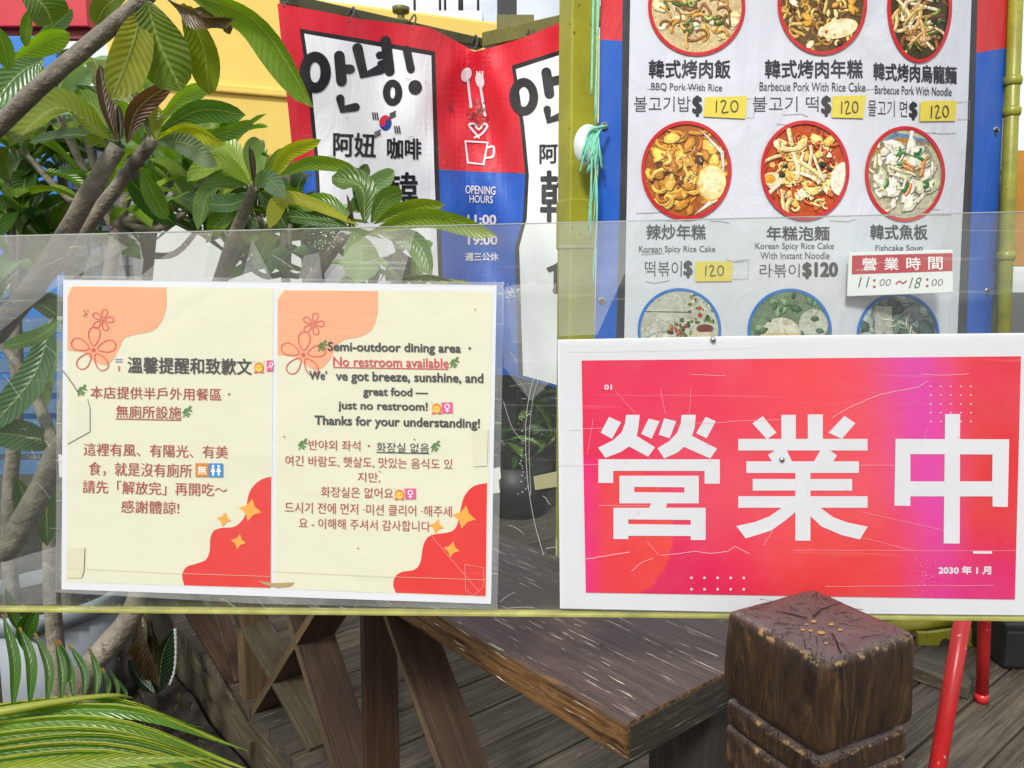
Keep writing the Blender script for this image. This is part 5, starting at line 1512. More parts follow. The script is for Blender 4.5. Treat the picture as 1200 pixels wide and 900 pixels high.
def icons(par, herbs, girls, pinks, extra=None):
    p = Print()
    for x, y in herbs:
        p.g()
        GC = (84, 132, 62)
        p.stroke([(x + 1, y + 12), (x + 4, y + 7), (x + 9, y + 1)], 1.0, GC, smooth=8)
        for (u, v, a) in ((2, 6.2, -.7), (4.2, 3.2, -.5), (7, 8, .5), (9, 4.4, .3), (5.5, 10.2, .6), (8.6, .8, -.8)):
            p.ell(x + u, y + v, 2.4, 1.15, GC, 12, a)
    for x, y in girls:
        p.g()
        p.ell(x + 7, y + 8, 5.3, 6, (232, 130, 40), 22); p.ell(x + 7, y + 9, 4, 4.2, (250, 200, 80), 20)
        p.ell(x + 5.4, y + 8.6, .6, .8, (80, 40, 20), 8); p.ell(x + 8.6, y + 8.6, .6, .8, (80, 40, 20), 8)
        p.poly([(x + .8, y + 14.4), (x + 3.4, y + 11.2), (x + 5, y + 13.8), (x + 5, y + 14.6)], (226, 90, 90)); p.poly([(x + 13.2, y + 14.6), (x + 10.6, y + 11.2), (x + 9, y + 13.8), (x + 9, y + 14.6)], (226, 90, 90))
        for s in (-1, 1): p.stroke([(x + 7 + s * 5, y + 2.5), (x + 7 + s * 6.5, y + .4)], .6, (110, 170, 220)); 
    for x, y, ww_ in pinks:
        p.g()
        p.rect(x, y, x + ww_, y + 12.6, (222, 92, 140))
        if ww_ > 10:
            p.ring(x + 6.3, y + 4.8, 3.1, 3.1, 1.1, (244, 236, 240), 24); p.rect(x + 5.75, y + 7.6, x + 6.85, y + 11.6, (244, 236, 240)); p.rect(x + 4.3, y + 9, x + 8.3, y + 10.1, (244, 236, 240))
        else: p.stroke([(x + 1, y + 9), (x + 4, y + 6), (x + 6, y + 9)], 1, (244, 236, 240)); p.ring(x + 5.6, y + 4.6, 2.4, 2.4, .9, (244, 236, 240), 20)
    if extra: extra(p)
    p.build('icon', pan_y, M['poster'], par, fo + 0.0014, split=True)
def extraL(p):
    p.g(); p.rect(230.5, 542, 246, 558, (206, 128, 46)); p.text('無', 233, 545, 243.5, 555.5, (246, 240, 230), 0.01); [p.items.__setitem__(k, (*p.items[k][:3], p.gid - 1)) for k in range(len(p.items)) if p.items[k][3] == p.gid]
    p.g(); p.rect(246.3, 542.2, 262.3, 558.3, (46, 132, 200))
    for cx in (251, 257.5):
        p.ell(cx, 545.6, 1.5, 1.6, (240, 246, 250), 12); p.poly([(cx - 1.2, 547.6), (cx + 1.2, 547.6), (cx + 2.7, 552), (cx + 1.2, 552.5), (cx + 1, 556.5), (cx - 1, 556.5), (cx - 1.2, 552.5), (cx - 2.7, 552)], (240, 246, 250))
    p.g(); p.rect(136.5, 420, 145, 421.2, (120, 150, 190)); p.rect(136.5, 423, 145, 424, (120, 150, 190)); p.rect(140.2, 428, 141.6, 434.5, (220, 110, 100))
icons(pageL, [(92, 451), (215, 476)], [(297.5, 422)], [(313.5, 422, 7.3)], extraL)
icons(pageR, [(373, 399), (527, 418.5), (350, 514), (505, 516.5)], [(505, 470), (461.5, 570.5)], [(518, 471), (475, 571.5)] and [(518, 471, 12.6), (475, 571.5, 12.6)])
# yellowed tape, holes and stains
p = Print()
p.poly([(80, 640), (101, 640.5), (100, 668), (97, 676), (80, 676)], (214, 209, 178))
p.g(); p.poly([(80, 500), (92, 500), (94, 470), (104, 466), (107, 478), (107, 505), (80, 520)], (216, 215, 192))
p.g(); p.poly([(556, 505), (572, 502), (571, 545), (555, 546)], (215, 213, 188))
p.build('old_tape', pan_y, M['poster'], np_, fo + 0.0016, split=True)
p = Print()
p.poly([(303, 679), (322, 682), (346, 681), (340, 685.5), (326, 687), (312, 684)], (176, 150, 98))
for k in range(16): p.ell(102 + rs.gauss(0, 2.4), 367 + rs.gauss(0, 3.2), rs.uniform(.4, 1.2), rs.uniform(.4, 1), rs.choice([(90, 76, 54), (196, 178, 140), (60, 50, 40)]), 9)
for x, y in ((445.5, 551.5), (334, 511), (486, 514), (420, 641), (557, 362)): p.ell(x, y, 1.1, .7, (120, 104, 80), 9)
p.build('stain', pan_y, M['poster'], np_, fo + 0.0018)['kind'] = 'stuff'
p = Print()
p.stroke([(505, 625), (530, 655), (562, 692)], .7, (232, 130, 124)); p.stroke([(545, 660), (567, 664), (567, 686), (556, 696), (546, 690), (545, 660)], .7, (236, 140, 130), smooth=0)
p.stroke([(75, 433), (87, 449), (95, 462)], .7, (60, 58, 50)); p.stroke([(80, 664), (200, 670), (318, 674)], .4, (206, 204, 182)); p.stroke([(320, 668), (450, 674), (570, 678)], .4, (206, 204, 182))
p.build('crease', pan_y, M['poster'], np_, fo + 0.0020)['kind'] = 'stuff'

# ------------------------------------------------------------------ red sign
sg = empty('open_sign', on_surf(930, 716, pan_y, .002), 'red and magenta sign board with three huge white characters at right', 'sign')
q = [(653, 398), (880, 393.5), (1212, 390), (1212, 720), (900, 717), (656, 712)]
prism('board', [on_surf(*a, pan_y, 0.0035) for a in q], Vector((0, .003, 0)), mat_paint('sign_board_white', (0.65, 0.66, 0.68), 0.4, 0.04, 0.1, 6), sg, bevel=0.001)
so = 0.0040
def grad():
    nx, ny = 150, 80
    vs, cs_, fs = [], [], []
    def bl2(a, b, t): return tuple(x * (1 - t) + y * t for x, y in zip(a, b))
    ss = lambda e0, e1, x: max(0, min(1, (x - e0) / (e1 - e0))) ** 2 * (3 - 2 * max(0, min(1, (x - e0) / (e1 - e0))))
    for j in range(ny + 1):
        for i in range(nx + 1):
            u, v = i / nx, j / ny
            x = (681 + u * 512) * (1 - v) + (686 + u * 500) * v
            y = (422 - u * 5) * (1 - v) + (692.5 + u * 8) * v
            c = (222, 28, 78)
            c = bl2(c, (229, 56, 68), ss(780, 960, x) * (1 - .3 * v))
            c = bl2(c, (212, 20, 84), ss(.55, 1, v) * (1 - ss(780, 930, x)))
            mag = math.exp(-((x - (1070 + 35 * v)) / 52) ** 2)
            c = bl2(c, (214, 34, 160), mag * .95)
            c = bl2(c, (214, 30, 42), ss(1105, 1150, x) * (1 - ss(.75, 1, v) * .75))
            c = bl2(c, (222, 30, 34), math.exp(-((x - 985) / 75) ** 2) * ss(.5, .85, v))
            c = bl2(c, (208, 6, 110), math.exp(-((x - 1150) / 70) ** 2) * ss(.62, .95, v) * .9)
            dcx = math.hypot((x - 700) / 88, (y - 622) / 88)          # big translucent disc at left
            if dcx < 1: c = bl2(c, (226, 66, 52), .55 + .4 * (x - 690) / 95 if x > 690 else .55); c = bl2(c, (226, 20, 150), .6 * ss(715, 683, x))
            dc2 = math.hypot((x - 1160) / 72, (y - 440) / 72)
            if dc2 < 1: c = bl2(c, (220, 46, 90), .55 * (1 - dc2) + .15 * (1 if x < 1120 else 0))
            pp = on_surf(x, y, pan_y, so + 0.0003)
            vs.append(tuple(pp)); cs_.append((*[k * .97 for k in lin(c)], 1))
    for j in range(ny):
        for i in range(nx):
            a = j * (nx + 1) + i
            fs.append((a, a + nx + 1, a + nx + 2, a + 1))
    me = bpy.data.meshes.new('red_field'); me.from_pydata(vs, [], fs)
    at = me.attributes.new('Col', 'FLOAT_COLOR', 'POINT')
    at.data.foreach_set('color', [k for c in cs_ for k in c])
    return link('red_field', me, M['sign'], sg)
fld = grad()
p = Print()
W = (212, 213, 217)
def Z(pts): p.poly(zc(pts, 650, 390, 4.286), W)
def ZR(x0, y0, x1, y1): Z([(x0, y0), (x1, y0), (x1, y1), (x0, y1)])
# first character
Z([(270, 418), (330, 445), (285, 528), (228, 497)])
Z([(355, 408), (423, 408), (417, 470), (408, 513), (500, 570), (465, 617), (370, 566), (330, 593), (252, 623), (215, 572), (290, 535), (333, 495), (350, 450)])
Z([(468, 427), (522, 440), (483, 527), (430, 503)])
Z([(545, 425), (605, 440), (573, 525), (518, 508)])
Z([(632, 408), (703, 408), (698, 470), (684, 513), (810, 577), (775, 626), (645, 568), (608, 598), (545, 626), (511, 575), (570, 540), (610, 497), (628, 450)])
Z([(752, 418), (803, 440), (757, 525), (705, 500)])
Z([(217, 630), (823, 630), (823, 752), (747, 752), (747, 688), (291, 688), (291, 748), (217, 748)])
p.holed(zc([(322, 712), (718, 712), (718, 850), (560, 850), (553, 872), (752, 872), (752, 1033), (678, 1033), (678, 1013), (366, 1012), (366, 1028), (292, 1028), (292, 872), (470, 872), (480, 850), (322, 850)], 650, 390, 4.286), zc([(396, 768), (646, 770), (646, 796), (396, 794)], 650, 390, 4.286), W)
# hole of the lower box, drawn as the field's own colour would show: build the box around it instead
p.items.pop()
p.holed(zc([(322, 712), (718, 712), (718, 850), (322, 850)], 650, 390, 4.286), zc([(396, 768), (646, 770), (646, 796), (396, 794)], 650, 390, 4.286), W)
Z([(480, 849), (560, 849), (553, 874), (470, 874)])
p.holed(zc([(292, 872), (752, 872), (752, 1033), (678, 1033), (678, 1013), (366, 1012), (366, 1028), (292, 1028)], 650, 390, 4.286), zc([(366, 930), (678, 933), (678, 957), (366, 953)], 650, 390, 4.286), W)
# second character
p.g()
ZR(1130, 408, 1202, 530); ZR(1262, 406, 1337, 530)
Z([(985, 450), (1037, 415), (1106, 497), (1058, 530)]); Z([(1445, 413), (1499, 450), (1432, 528), (1365, 497)])
ZR(915, 528, 1560, 586)
Z([(1063, 608), (1100, 585), (1157, 585), (1184, 642), (1085, 642)]); Z([(1325, 585), (1375, 587), (1407, 610), (1388, 642), (1292, 642)])
ZR(955, 640, 1517, 698); ZR(1200, 697, 1275, 1036); ZR(987, 728, 1483, 786); ZR(915, 814, 1560, 872)
Z([(1135, 870), (1204, 870), (1204, 890), (1150, 935), (1080, 985), (952, 1025), (905, 963), (1000, 942), (1070, 915)])
Z([(1271, 870), (1322, 870), (1390, 920), (1460, 945), (1560, 966), (1522, 1030), (1430, 1008), (1330, 965), (1271, 910)])
# third character
p.g()
d_ = 1157
p.holed(zc([(d_ + 543, 528), (d_ + 1110, 530), (d_ + 1103, 868), (d_ + 1027, 866), (d_ + 1027, 815), (d_ + 617, 815), (d_ + 617, 863), (d_ + 537, 861)], 650, 390, 4.286), zc([(d_ + 617, 604), (d_ + 1027, 606), (d_ + 1025, 740), (d_ + 617, 740)], 650, 390, 4.286), W)
Z([(d_ + 790, 404), (d_ + 865, 404), (d_ + 863, 1051), (d_ + 783, 1050)])
chs = p.build('characters', pan_y, M['sign'], fld, so + 0.0007, split=True)
p = Print()
p.text('01', 707.5, 450, 716.5, 456, W, 0.04)
p.text('2030 年 1 月', 1096.5, 661, 1158, 671, W, 0.03, 0.004)
p.g(); p.rect(1137, 644, 1159, 646.8, W)
p.build('small_print', pan_y, M['sign'], fld, so + 0.0007, split=True)
p = Print()
for i in range(5):
    for j in range(5): p.ell(1087.5 + i * 11.6, 452 + j * 10.2, 0.95, 0.95, (238, 196, 208), 12)
    for j in range(2): p.ell(809 + i * 15.2, 675 + j * 13.3, 1.5, 1.5, W, 12)
p.build('dot_grid', pan_y, M['sign'], fld, so + 0.0007)
p = Print()
CR = (240, 172, 186)
rs = random.Random(4)
def crease(pts, wv, c=CR):
    pts = zc(pts, 650, 390, 4.286)
    full = []
    for i in range(len(pts) - 1):
        for k in range(4):
            t = k / 4; full.append((pts[i][0] * (1 - t) + pts[i + 1][0] * t + rs.uniform(-.3, .3), pts[i][1] * (1 - t) + pts[i + 1][1] * t + rs.uniform(-.35, .35)))
    full.append(pts[-1])
    p.g(); p.stroke(full, wv * .55, c, cap=False)
crease([(680, 208), (850, 212)], .9); crease([(1380, 425), (1450, 380), (1560, 330), (1650, 300), (1810, 270), (1862, 238)], 1.2)
crease([(690, 448), (790, 450), (900, 440), (1130, 432)], .8); crease([(1830, 205), (1950, 210), (2065, 203)], 1.0)
crease([(145, 1130), (240, 1115), (375, 1092)], 1.6); crease([(530, 1110), (620, 1100), (700, 1088), (780, 1100), (860, 1090), (900, 1062), (920, 1075), (970, 1100)], 1.3)
crease([(380, 1190), (430, 1145), (490, 1122)], 1.2); crease([(160, 610), (190, 430)], .6); crease([(525, 280), (550, 400)], .6); crease([(300, 288), (400, 400)], .5)
crease([(220, 860), (470, 862)], .9); crease([(1190, 1085), (1300, 1082), (1640, 1085), (2300, 1085)], .6); crease([(1350, 1265), (1600, 1262), (2190, 1258)], .7)
crease([(1530, 1020), (1790, 1085)], .5); crease([(1530, 890), (1940, 985)], .5); crease([(1520, 660), (1690, 660)], .8); crease([(1860, 470), (1820, 590)], .4)
crease([(1190, 845), (1210, 700)], .4); crease([(1040, 1060), (1085, 985)], .8); crease([(460, 1040), (520, 1110)], .7); crease([(670, 400), (680, 270)], .5)
crease([(70, 480), (240, 475)], .6, (206, 206, 212)); crease([(20, 660), (215, 655)], .6, (200, 202, 208)); crease([(60, 90), (500, 86), (1000, 70)], .5, (206, 208, 214))
p.build('crease', pan_y, M['sign'], fld, so + 0.0011, split=True)
p = Print()
for k in range(70): p.ell(1085 + rs.gauss(0, 9) - 2, 672 + rs.gauss(0, 9), rs.uniform(.2, .7), rs.uniform(.2, .5), CR, 6) if True else None
for k in range(60):
    x, y = rs.uniform(690, 1185), rs.uniform(430, 690)
    p.stroke([(x, y), (x + rs.uniform(-5, 5), y + rs.uniform(-5, 5))], .3, (228, 110, 130), cap=False)
p.build('scuff_marks', pan_y, M['sign'], fld, so + 0.0013)['kind'] = 'stuff'
for x, y in ((834, 397.5), (914, 537)):
    q = on_surf(x, y, pan_y, so)
    tube('screw', [q, q + Vector((0, -.003, 0))], [.0028, .0022], M['metal'], sg, 16)
p = Print(); p.poly([(655, 401), (1212, 393), (1212, 716), (658, 709)], (255, 255, 255))
p.build('laminate_film', pan_y, mat_clear('sign_film', 0.8, 0.015, 0.05, (0.99, 0.99, 0.99)), sg, so + 0.0020)

# ------------------------------------------------------------------ timber railing
rl = empty('timber_railing', R0 + Vector((0, 0, DECKZ)), 'dark timber railing with wide worn top plank and crossed braces', 'railing')
p0 = Vector((R0.x, R0.y, TOPZ))
ln_, wd_, th_ = 3.4, 0.27, 0.042
def plank():
    # slightly worn outline: many stations along the plank, edges nibbled
    n = 60
    rs = random.Random(2)
    vs, fs = [], []
    for i in range(n + 1):
        s = ln_ * (i / n) ** 1.6
        j = lambda a: rs.uniform(-a, a)
        b = p0 + RD * s
        c = [b + ED * (0.004 + j(.0012)) + Vector((0, 0, j(.0006))), b + ED * (0.0 + j(.001)) + Vector((0, 0, -.004)), b + ED * j(.001) + Vector((0, 0, -th_ * .5)), b + ED * (j(.001)) + Vector((0, 0, -th_ + .004)), b + ED * .004 + Vector((0, 0, -th_ + j(.001))),
             b + ED * (wd_ - .004) + Vector((0, 0, -th_)), b + ED * wd_ + Vector((0, 0, -th_ + .004)), b + ED * wd_ + Vector((0, 0, -.004)), b + ED * (wd_ - .004), b + ED * wd_ * .5 + Vector((0, 0, .0005))]
        vs += c
    m = 10
    for i in range(n):
        for k in range(m):
            fs.append((i * m + k, i * m + (k + 1) % m, (i + 1) * m + (k + 1) % m, (i + 1) * m + k))
    fs.append(tuple(range(m))); fs.append(tuple(range(n * m, n * m + m)))
    return mesh('top_plank', vs, fs, M['top'], rl, RD)
plank()
# darker end-grain face: a thin cap on the near end
e0 = p0 - RD * 0.003
prism('plank_end', [e0 + ED * .003 + Vector((0, 0, -.003)), e0 + ED * (wd_ - .003) + Vector((0, 0, -.003)), e0 + ED * (wd_ - .003) + Vector((0, 0, -th_ + .002)), e0 + ED * .003 + Vector((0, 0, -th_ + .002))], RD * 0.0025, mat_wood('end_grain', (0.010, 0.009, 0.007), (0.06, 0.05, 0.03), (0.2, 0.16, 0.1), 0.62, 1.5, 0.8), rl, ED, bevel=0)
def member(name, a, b, wpx, mat, ext=0.085, face=None, vert=False):
    """a timber whose narrow face runs from pixel a to b in the railing's outer plane"""
    A_, B_ = onR(*a), onR(*b)
    if vert: B_ = Vector((A_.x, A_.y, B_.z))
    dv = (B_ - A_).normalized()
    s = dv.cross(ED).normalized()
    wv = wpx / FPX * (A_.y + B_.y) / 2 / max(.35, abs(s.dot(Vector((1, 0, 0)))) + abs(s.z))
    h = s * wv / 2
    o = prism(name, [A_ - h, A_ + h, B_ + h, B_ - h], ED * ext, mat, rl, dv, 0.0015)
    if face:
        f = prism('pale_face', [A_ - h * .92 - ED * .001, A_ + h * .92 - ED * .001, B_ + h * .92 - ED * .001, B_ - h * .92 - ED * .001], ED * .0008, face, o, dv, 0)  # thin paler strip over the narrow outer face
    return o
ztop = TOPZ - th_ - .001
def post(px, wpx, ext, mat, face, off=0.0):
    a = onR(px, 760)
    h = RD * (wpx / FPX * a.y / .9 / 2)
    q = [Vector((a.x, a.y, 0)) - h, Vector((a.x, a.y, 0)) + h]
    o = prism('railing_post', [(q[0].x, q[0].y, DECKZ), (q[1].x, q[1].y, DECKZ), (q[1].x, q[1].y, ztop), (q[0].x, q[0].y, ztop)], ED * ext, mat, rl, Vector((0, 0, 1)), 0.002, up=-ED)
    return o
post(281, 17, 0.055, M['railpale'], None)
post(424, 9, 0.060, M['rail'], None)
post(152, 14, 0.06, M['railgrey'], None)
q = on_z(297, 720, ztop)
member('brace', (326, 690), (398, 925), 10, M['rail'], 0.075, M['railpale'])
member('brace', (385, 688), (296, 834), 12, M['rail'], 0.075, M['railpale'])
member('brace', (440, 690), (523, 925), 8, M['rail'], 0.07, M['railpale'])
member('brace', (262, 700), (362, 880), 9, M['railgrey'], 0.06)
member('brace', (206, 700), (290, 842), 9, M['rail'], 0.05)
member('brace', (245, 700), (275, 800), 6, M['rail'], 0.03)
member('bottom_rail', (176, 695), (292, 880), 22, M['railgrey'], 0.07)
# support under the plank's near end
b = p0 + RD * .03 + ED * .175
prism('end_support', [b + Vector((0, 0, -th_ - .001)), b + ED * .07 + Vector((0, 0, -th_ - .001)), b + ED * .07 + Vector((0, 0, DECKZ - TOPZ)), b + Vector((0, 0, DECKZ - TOPZ))], RD * .09, M['wall'], rl, Vector((0, 0, 1)), 0.003, up=Vector((0, -1, 0)))

# ------------------------------------------------------------------ carved post in front
ra, rb_ = Vector((-0.454, 0.891, 0)), Vector((0.891, 0.454, 0))
PF = Vector((0.236, 0.549, 0)); side = 0.104
pc = PF + ra * side / 2 + rb_ * side / 2
ptop = CAMZ - 0.278 + 0.001
cpz = Matrix((rb_, ra, Vector((0, 0, 1)))).transposed().to_4x4()
pst = empty('carved_post', (pc.x, pc.y, 0), 'stout dark carved timber post with cracked square top', 'post')
def seg_block(name, s, z1, z0, bev, jitter=0.0008, hseg=1):
    h = s / 2
    bm = bmesh.new()
    bmesh.ops.create_cube(bm, size=1)
    for v in bm.verts: v.co = Vector((v.co.x * s, v.co.y * s, z0 - z1 if v.co.z < 0 else 0.0))
    bmesh.ops.bevel(bm, geom=[e for e in bm.edges], offset=bev, segments=4, affect='EDGES', profile=0.5)
    bmesh.ops.subdivide_edges(bm, edges=[e for e in bm.edges if e.calc_length() > .012], cuts=5, use_grid_fill=True)
    rs = random.Random(int(z1 * 1000))
    for v in bm.verts:
        v.co += Vector((rs.uniform(-1, 1), rs.uniform(-1, 1), rs.uniform(-1, 1))) * jitter * .5
        v.co.x += jitter * math.sin(v.co.z * 60 + v.co.y * 30); v.co.y += jitter * math.sin(v.co.x * 40 + v.co.z * 45)
    bmesh.ops.recalc_face_normals(bm, faces=bm.faces)
    me = bpy.data.meshes.new(name); bm.to_mesh(me); bm.free()
    for p_ in me.polygons: p_.use_smooth = True
    Mx = Matrix.Translation((pc.x, pc.y, z1)) @ cpz
    return link(name, me, M['post'], pst, Mx)
hcap = 0.079
def crack(pts, w0, w1, fn, mat, name):
    ps = zc(pts, 840, 680, 4.09)
    rs = random.Random(len(pts) + int(pts[0][0]))
    full = []
    for i in range(len(ps) - 1):
        for k in range(4):
            t = k / 4
            full.append((ps[i][0] * (1 - t) + ps[i + 1][0] * t + rs.uniform(-.5, .5), ps[i][1] * (1 - t) + ps[i + 1][1] * t + rs.uniform(-.5, .5)))
    full.append(ps[-1])
    n = len(full); vs = []
    for i, q in enumerate(full):
        a, b = Vector(full[max(0, i - 1)]), Vector(full[min(n - 1, i + 1)])
        dv = (b - a).normalized(); wv = (w0 + (w1 - w0) * i / (n - 1)) / 4.09 / 2 * rs.uniform(.7, 1.3)
        vs += [fn(q[0] - dv.y * wv, q[1] + dv.x * wv), fn(q[0] + dv.y * wv, q[1] - dv.x * wv)]
    return mesh(name, vs, [(2 * i, 2 * i + 1, 2 * i + 3, 2 * i + 2) for i in range(n - 1)], mat, pst)
M['crack'] = mat_paint('dark_crack', (0.006, 0.004, 0.004), 0.9, 0.2, 0)
topf = lambda x, y: on_z(x, y, ptop + .0009)
for pts, w0, w1 in (([(462, 174), (500, 138), (600, 104)], 10, 2), ([(432, 178), (330, 155), (280, 148)], 6, 2), ([(556, 252), (580, 310), (598, 350)], 5, 8),
        ([(418, 280), (430, 338)], 5, 2), ([(447, 250), (450, 290)], 3, 1), ([(474, 262), (484, 322)], 4, 1.5), ([(505, 270), (512, 300)], 3, 1), ([(455, 76), (492, 50)], 5, 1.5),
        ([(272, 205), (400, 216)], 3, 1), ([(330, 228), (400, 232)], 3, 1), ([(560, 158), (622, 150)], 3, 1), ([(640, 192), (702, 180)], 3, 1), ([(690, 272), (782, 262)], 3, 1),
        ([(162, 135), (242, 132)], 3, 1), ([(205, 92), (290, 100)], 3, 1), ([(380, 112), (442, 104)], 3, 1), ([(520, 90), (560, 72)], 3, 1), ([(700, 140), (640, 130)], 2.5, 1), ([(300, 260), (390, 245)], 2.5, 1),
        ([(590, 205), (680, 225)], 2.5, 1), ([(350, 130), (400, 150)], 2.5, 1), ([(480, 60), (470, 130)], 2.5, 1)):
    crack(pts, w0, w1, topf, M['crack'], 'crack')
faceR = lambda x, y: on_plane(x, y, PF - ra * (.0025 + .0014), ra)
crack([(604, 425), (606, 560), (612, 700), (614, 800)], 7, 4, faceR, M['crack'], 'crack')
M['chip'] = mat_paint('bare_wood_chip', (0.45, 0.24, 0.06), 0.7, 0.3, 0, 80)
for x, y, a in ((465, 196, 16), (412, 236, 12), (450, 241, 12), (500, 250, 20), (592, 236, 13), (523, 300, 10), (548, 210, 15), (430, 210, 8)):
    ring_ = [topf(840 + (x + a * math.cos(k * .7) * random.uniform(.7, 1.1)) / 4.09, 680 + (y + a * .4 * math.sin(k * .7)) / 4.09) for k in range(9)]
    mesh('worn_chip', ring_, [tuple(range(9))], M['chip'], pst)
seg_block('post_cap', side + .005, ptop, ptop - hcap, 0.008, 0.0007)
seg_block('neck', side - .014, ptop - hcap + .002, ptop - hcap - .008, 0.001)
seg_block('ring', side + .001, ptop - hcap - .004, ptop - hcap - .026, 0.004, 0.0009)
seg_block('neck', side - .014, ptop - hcap - .024, ptop - hcap - .032, 0.001)
seg_block('shaft', side + .002, ptop - hcap - .028, 0.0, 0.005, 0.0009)

# ------------------------------------------------------------------ red stool
st = empty('red_stool', (0.80, 1.375, DECKZ), 'red metal stool with round tube legs behind the sign', 'stool')
zs = DECKZ + .455
fa, fb = on_z(1080, 1013, DECKZ), on_z(1150, 822, DECKZ)
ta, tb_ = on_z(1141, 650, zs), on_z(1159, 584, zs)
fm, ft = (fa + fb) / 2, (ta + tb_) / 2
def sq4(a, b, m):
    d = (b - a) / 2; q = Vector((d.y, -d.x, 0))
    return [(a.x, a.y), (b.x, b.y), (m.x + q.x, m.y + q.y), (m.x - q.x, m.y - q.y)]
feet, tops = sq4(fa, fb, fm), sq4(ta, tb_, ft)
for k, (f, t) in enumerate(zip(feet, tops)):
    lg = tube('leg', [(f[0], f[1], DECKZ + .012), (t[0], t[1], zs)], .0125, M['red'], st, 18)
    tube('foot_cap', [(f[0], f[1], DECKZ + .001), (f[0] + (t[0] - f[0]) * .04, f[1] + (t[1] - f[1]) * .04, DECKZ + .02)], .0132, M['red'] if k else M['red'], lg, 18)
lathe('seat', [(0, .0), (.165, 0), (.175, .006), (.175, .022), (.168, .03), (0, .033)], (ft.x, ft.y, zs), M['red'], st, 40)

# ------------------------------------------------------------------ green steel foot and things behind the post
gf = empty('steel_bracket', P(1110, 795, 1.85), 'lime green steel bracket with an oval hole on the deck', 'bracket')
outl = [(1076, 742), (1090, 742), (1136, 736), (1147, 738), (1147, 797), (1134, 800), (1128, 786), (1100, 778), (1078, 770)]
hol = [(1108 + 8.5 * math.cos(k / 16 * 6.283), 762 + 14 * math.sin(k / 16 * 6.283)) for k in range(16)]
def plate_hole(name, outl, hol, d, th_, mat, parent):
    pts = outl + hol
    loops = [[Vector((a, b, 0)) for a, b in outl], [Vector((a, b, 0)) for a, b in hol]]
    tri = tessellate_polygon(loops)
    f_ = [P(a, b, d) for a, b in pts]; bk_ = [v + Vector((0, th_, 0)) for v in f_]
    n = len(pts)
    fs = [tuple(t) for t in tri] + [tuple(i + n for i in reversed(t)) for t in tri]
    no = len(outl)
    fs += [(i, (i + 1) % no, (i + 1) % no + n, i + n) for i in range(no)]
    fs += [(no + i, no + (i + 1) % len(hol), no + (i + 1) % len(hol) + n, no + i + n) for i in range(len(hol))]
    return mesh(name, f_ + bk_, fs, mat, parent)
plate_hole('bracket_plate', outl, hol, 1.80, .012, M['green'], gf)
tube('cross_tube', [P(1040, 736, 1.84), P(1122, 727, 1.86)], .016, M['green'], gf, 16)
tube('cross_tube', [P(1040, 745, 1.9), P(1150, 728, 1.92)], .012, M['olive'], gf, 16)
p0_ = P(1140, 700, 1.83)
box('upright', (p0_.x - .02, p0_.y, DECKZ), (p0_.x + .012, p0_.y + .03, P(1140, 560, 1.83).z), M['green'], gf)
lp = [on_z(1058, 778, DECKZ + .03), on_z(1136, 806, DECKZ + .03), on_z(1142, 790, DECKZ + .03), on_z(1075, 764, DECKZ + .03)]
o = prism('loose_plank', lp, Vector((0, 0, -.0285)), M['deck'], None, lp[1] - lp[0], 0.003)
tag(o, 'short loose grey plank lying on the deck beside the red stool leg', 'plank')
bx = empty('black_crate', on_z(1195, 800, DECKZ), 'black crate at the right edge on the deck behind the stool', 'crate')
c = on_z(1176, 786, DECKZ)
box('crate_body', (c.x, c.y, DECKZ + .001), (c.x + .4, c.y + .35, DECKZ + .10), M['dark'], bx, 0.01)
box('crate_rim', (c.x - .012, c.y - .012, DECKZ + .101), (c.x + .412, c.y + .362, DECKZ + .12), M['dark'], bx, 0.006)
dp = [on_z(1150, 797, DECKZ + .006), on_z(1290, 840, DECKZ + .006), on_z(1310, 815, DECKZ + .006), on_z(1165, 780, DECKZ + .006)]

# ------------------------------------------------------------------ pot, agave, dead leaves, palm
pp = on_z(62, 800, BEDZ)
pcx, pcy = P(58, 740, 1.78).x, 1.78
prz = P(58, 729, 1.60).z
pot = empty('grey_pot', (pcx, pcy, BEDZ - .02), 'pale grey plastic plant pot with thick rim in the bed at lower left', 'pot')
hh = prz - BEDZ + .02
lathe('pot_body', [(0, 0), (.115, 0), (.125, .01), (.158, hh - .045), (.150, hh - .045), (.142, hh - .06), (0, hh - .06)], (pcx, pcy, BEDZ - .02), M['pot'], pot)
lathe('rim', [(.150, hh - .044), (.168, hh - .040), (.173, hh - .008), (.168, hh), (.158, hh), (.150, hh - .044)], (pcx, pcy, BEDZ - .02), M['pot'], pot)
lathe('potting_soil', [(0, hh - .03), (.1, hh - .028), (.155, hh - .032), (.155, hh - .04), (0, hh - .05)], (pcx, pcy, BEDZ - .02), M['soil'], pot)
L = Leaves()
sp = empty('potted_plant', (pcx, pcy, prz - .05), 'small dark leafed plant growing in the grey pot', 'plant')
pxleaf(L, (28, 762), (30, 735), (42, 712), 26, 1.6, 0.0, G_DARK, 0.2, 0.6)
pxleaf(L, (30, 745), (16, 725), (6, 690), 14, 1.6, 0.0, G_DARK, 0.3, 0.6)
pxleaf(L, (52, 745), (58, 736), (66, 730), 6, 1.6, 0.0, G_YEL, 0.2, 0.5)
pxleaf(L, (54, 742), (62, 739), (70, 734), 5, 1.6, 0.0, G_YEL, 0.2, 0.5)
L.build('foliage', M['leaf'], sp)
tube('stem', bez([Vector((pcx, pcy, prz - .06)), P(40, 745, 1.68), P(30, 748, 1.6)], 8), .004, M['bark'], sp, 8)

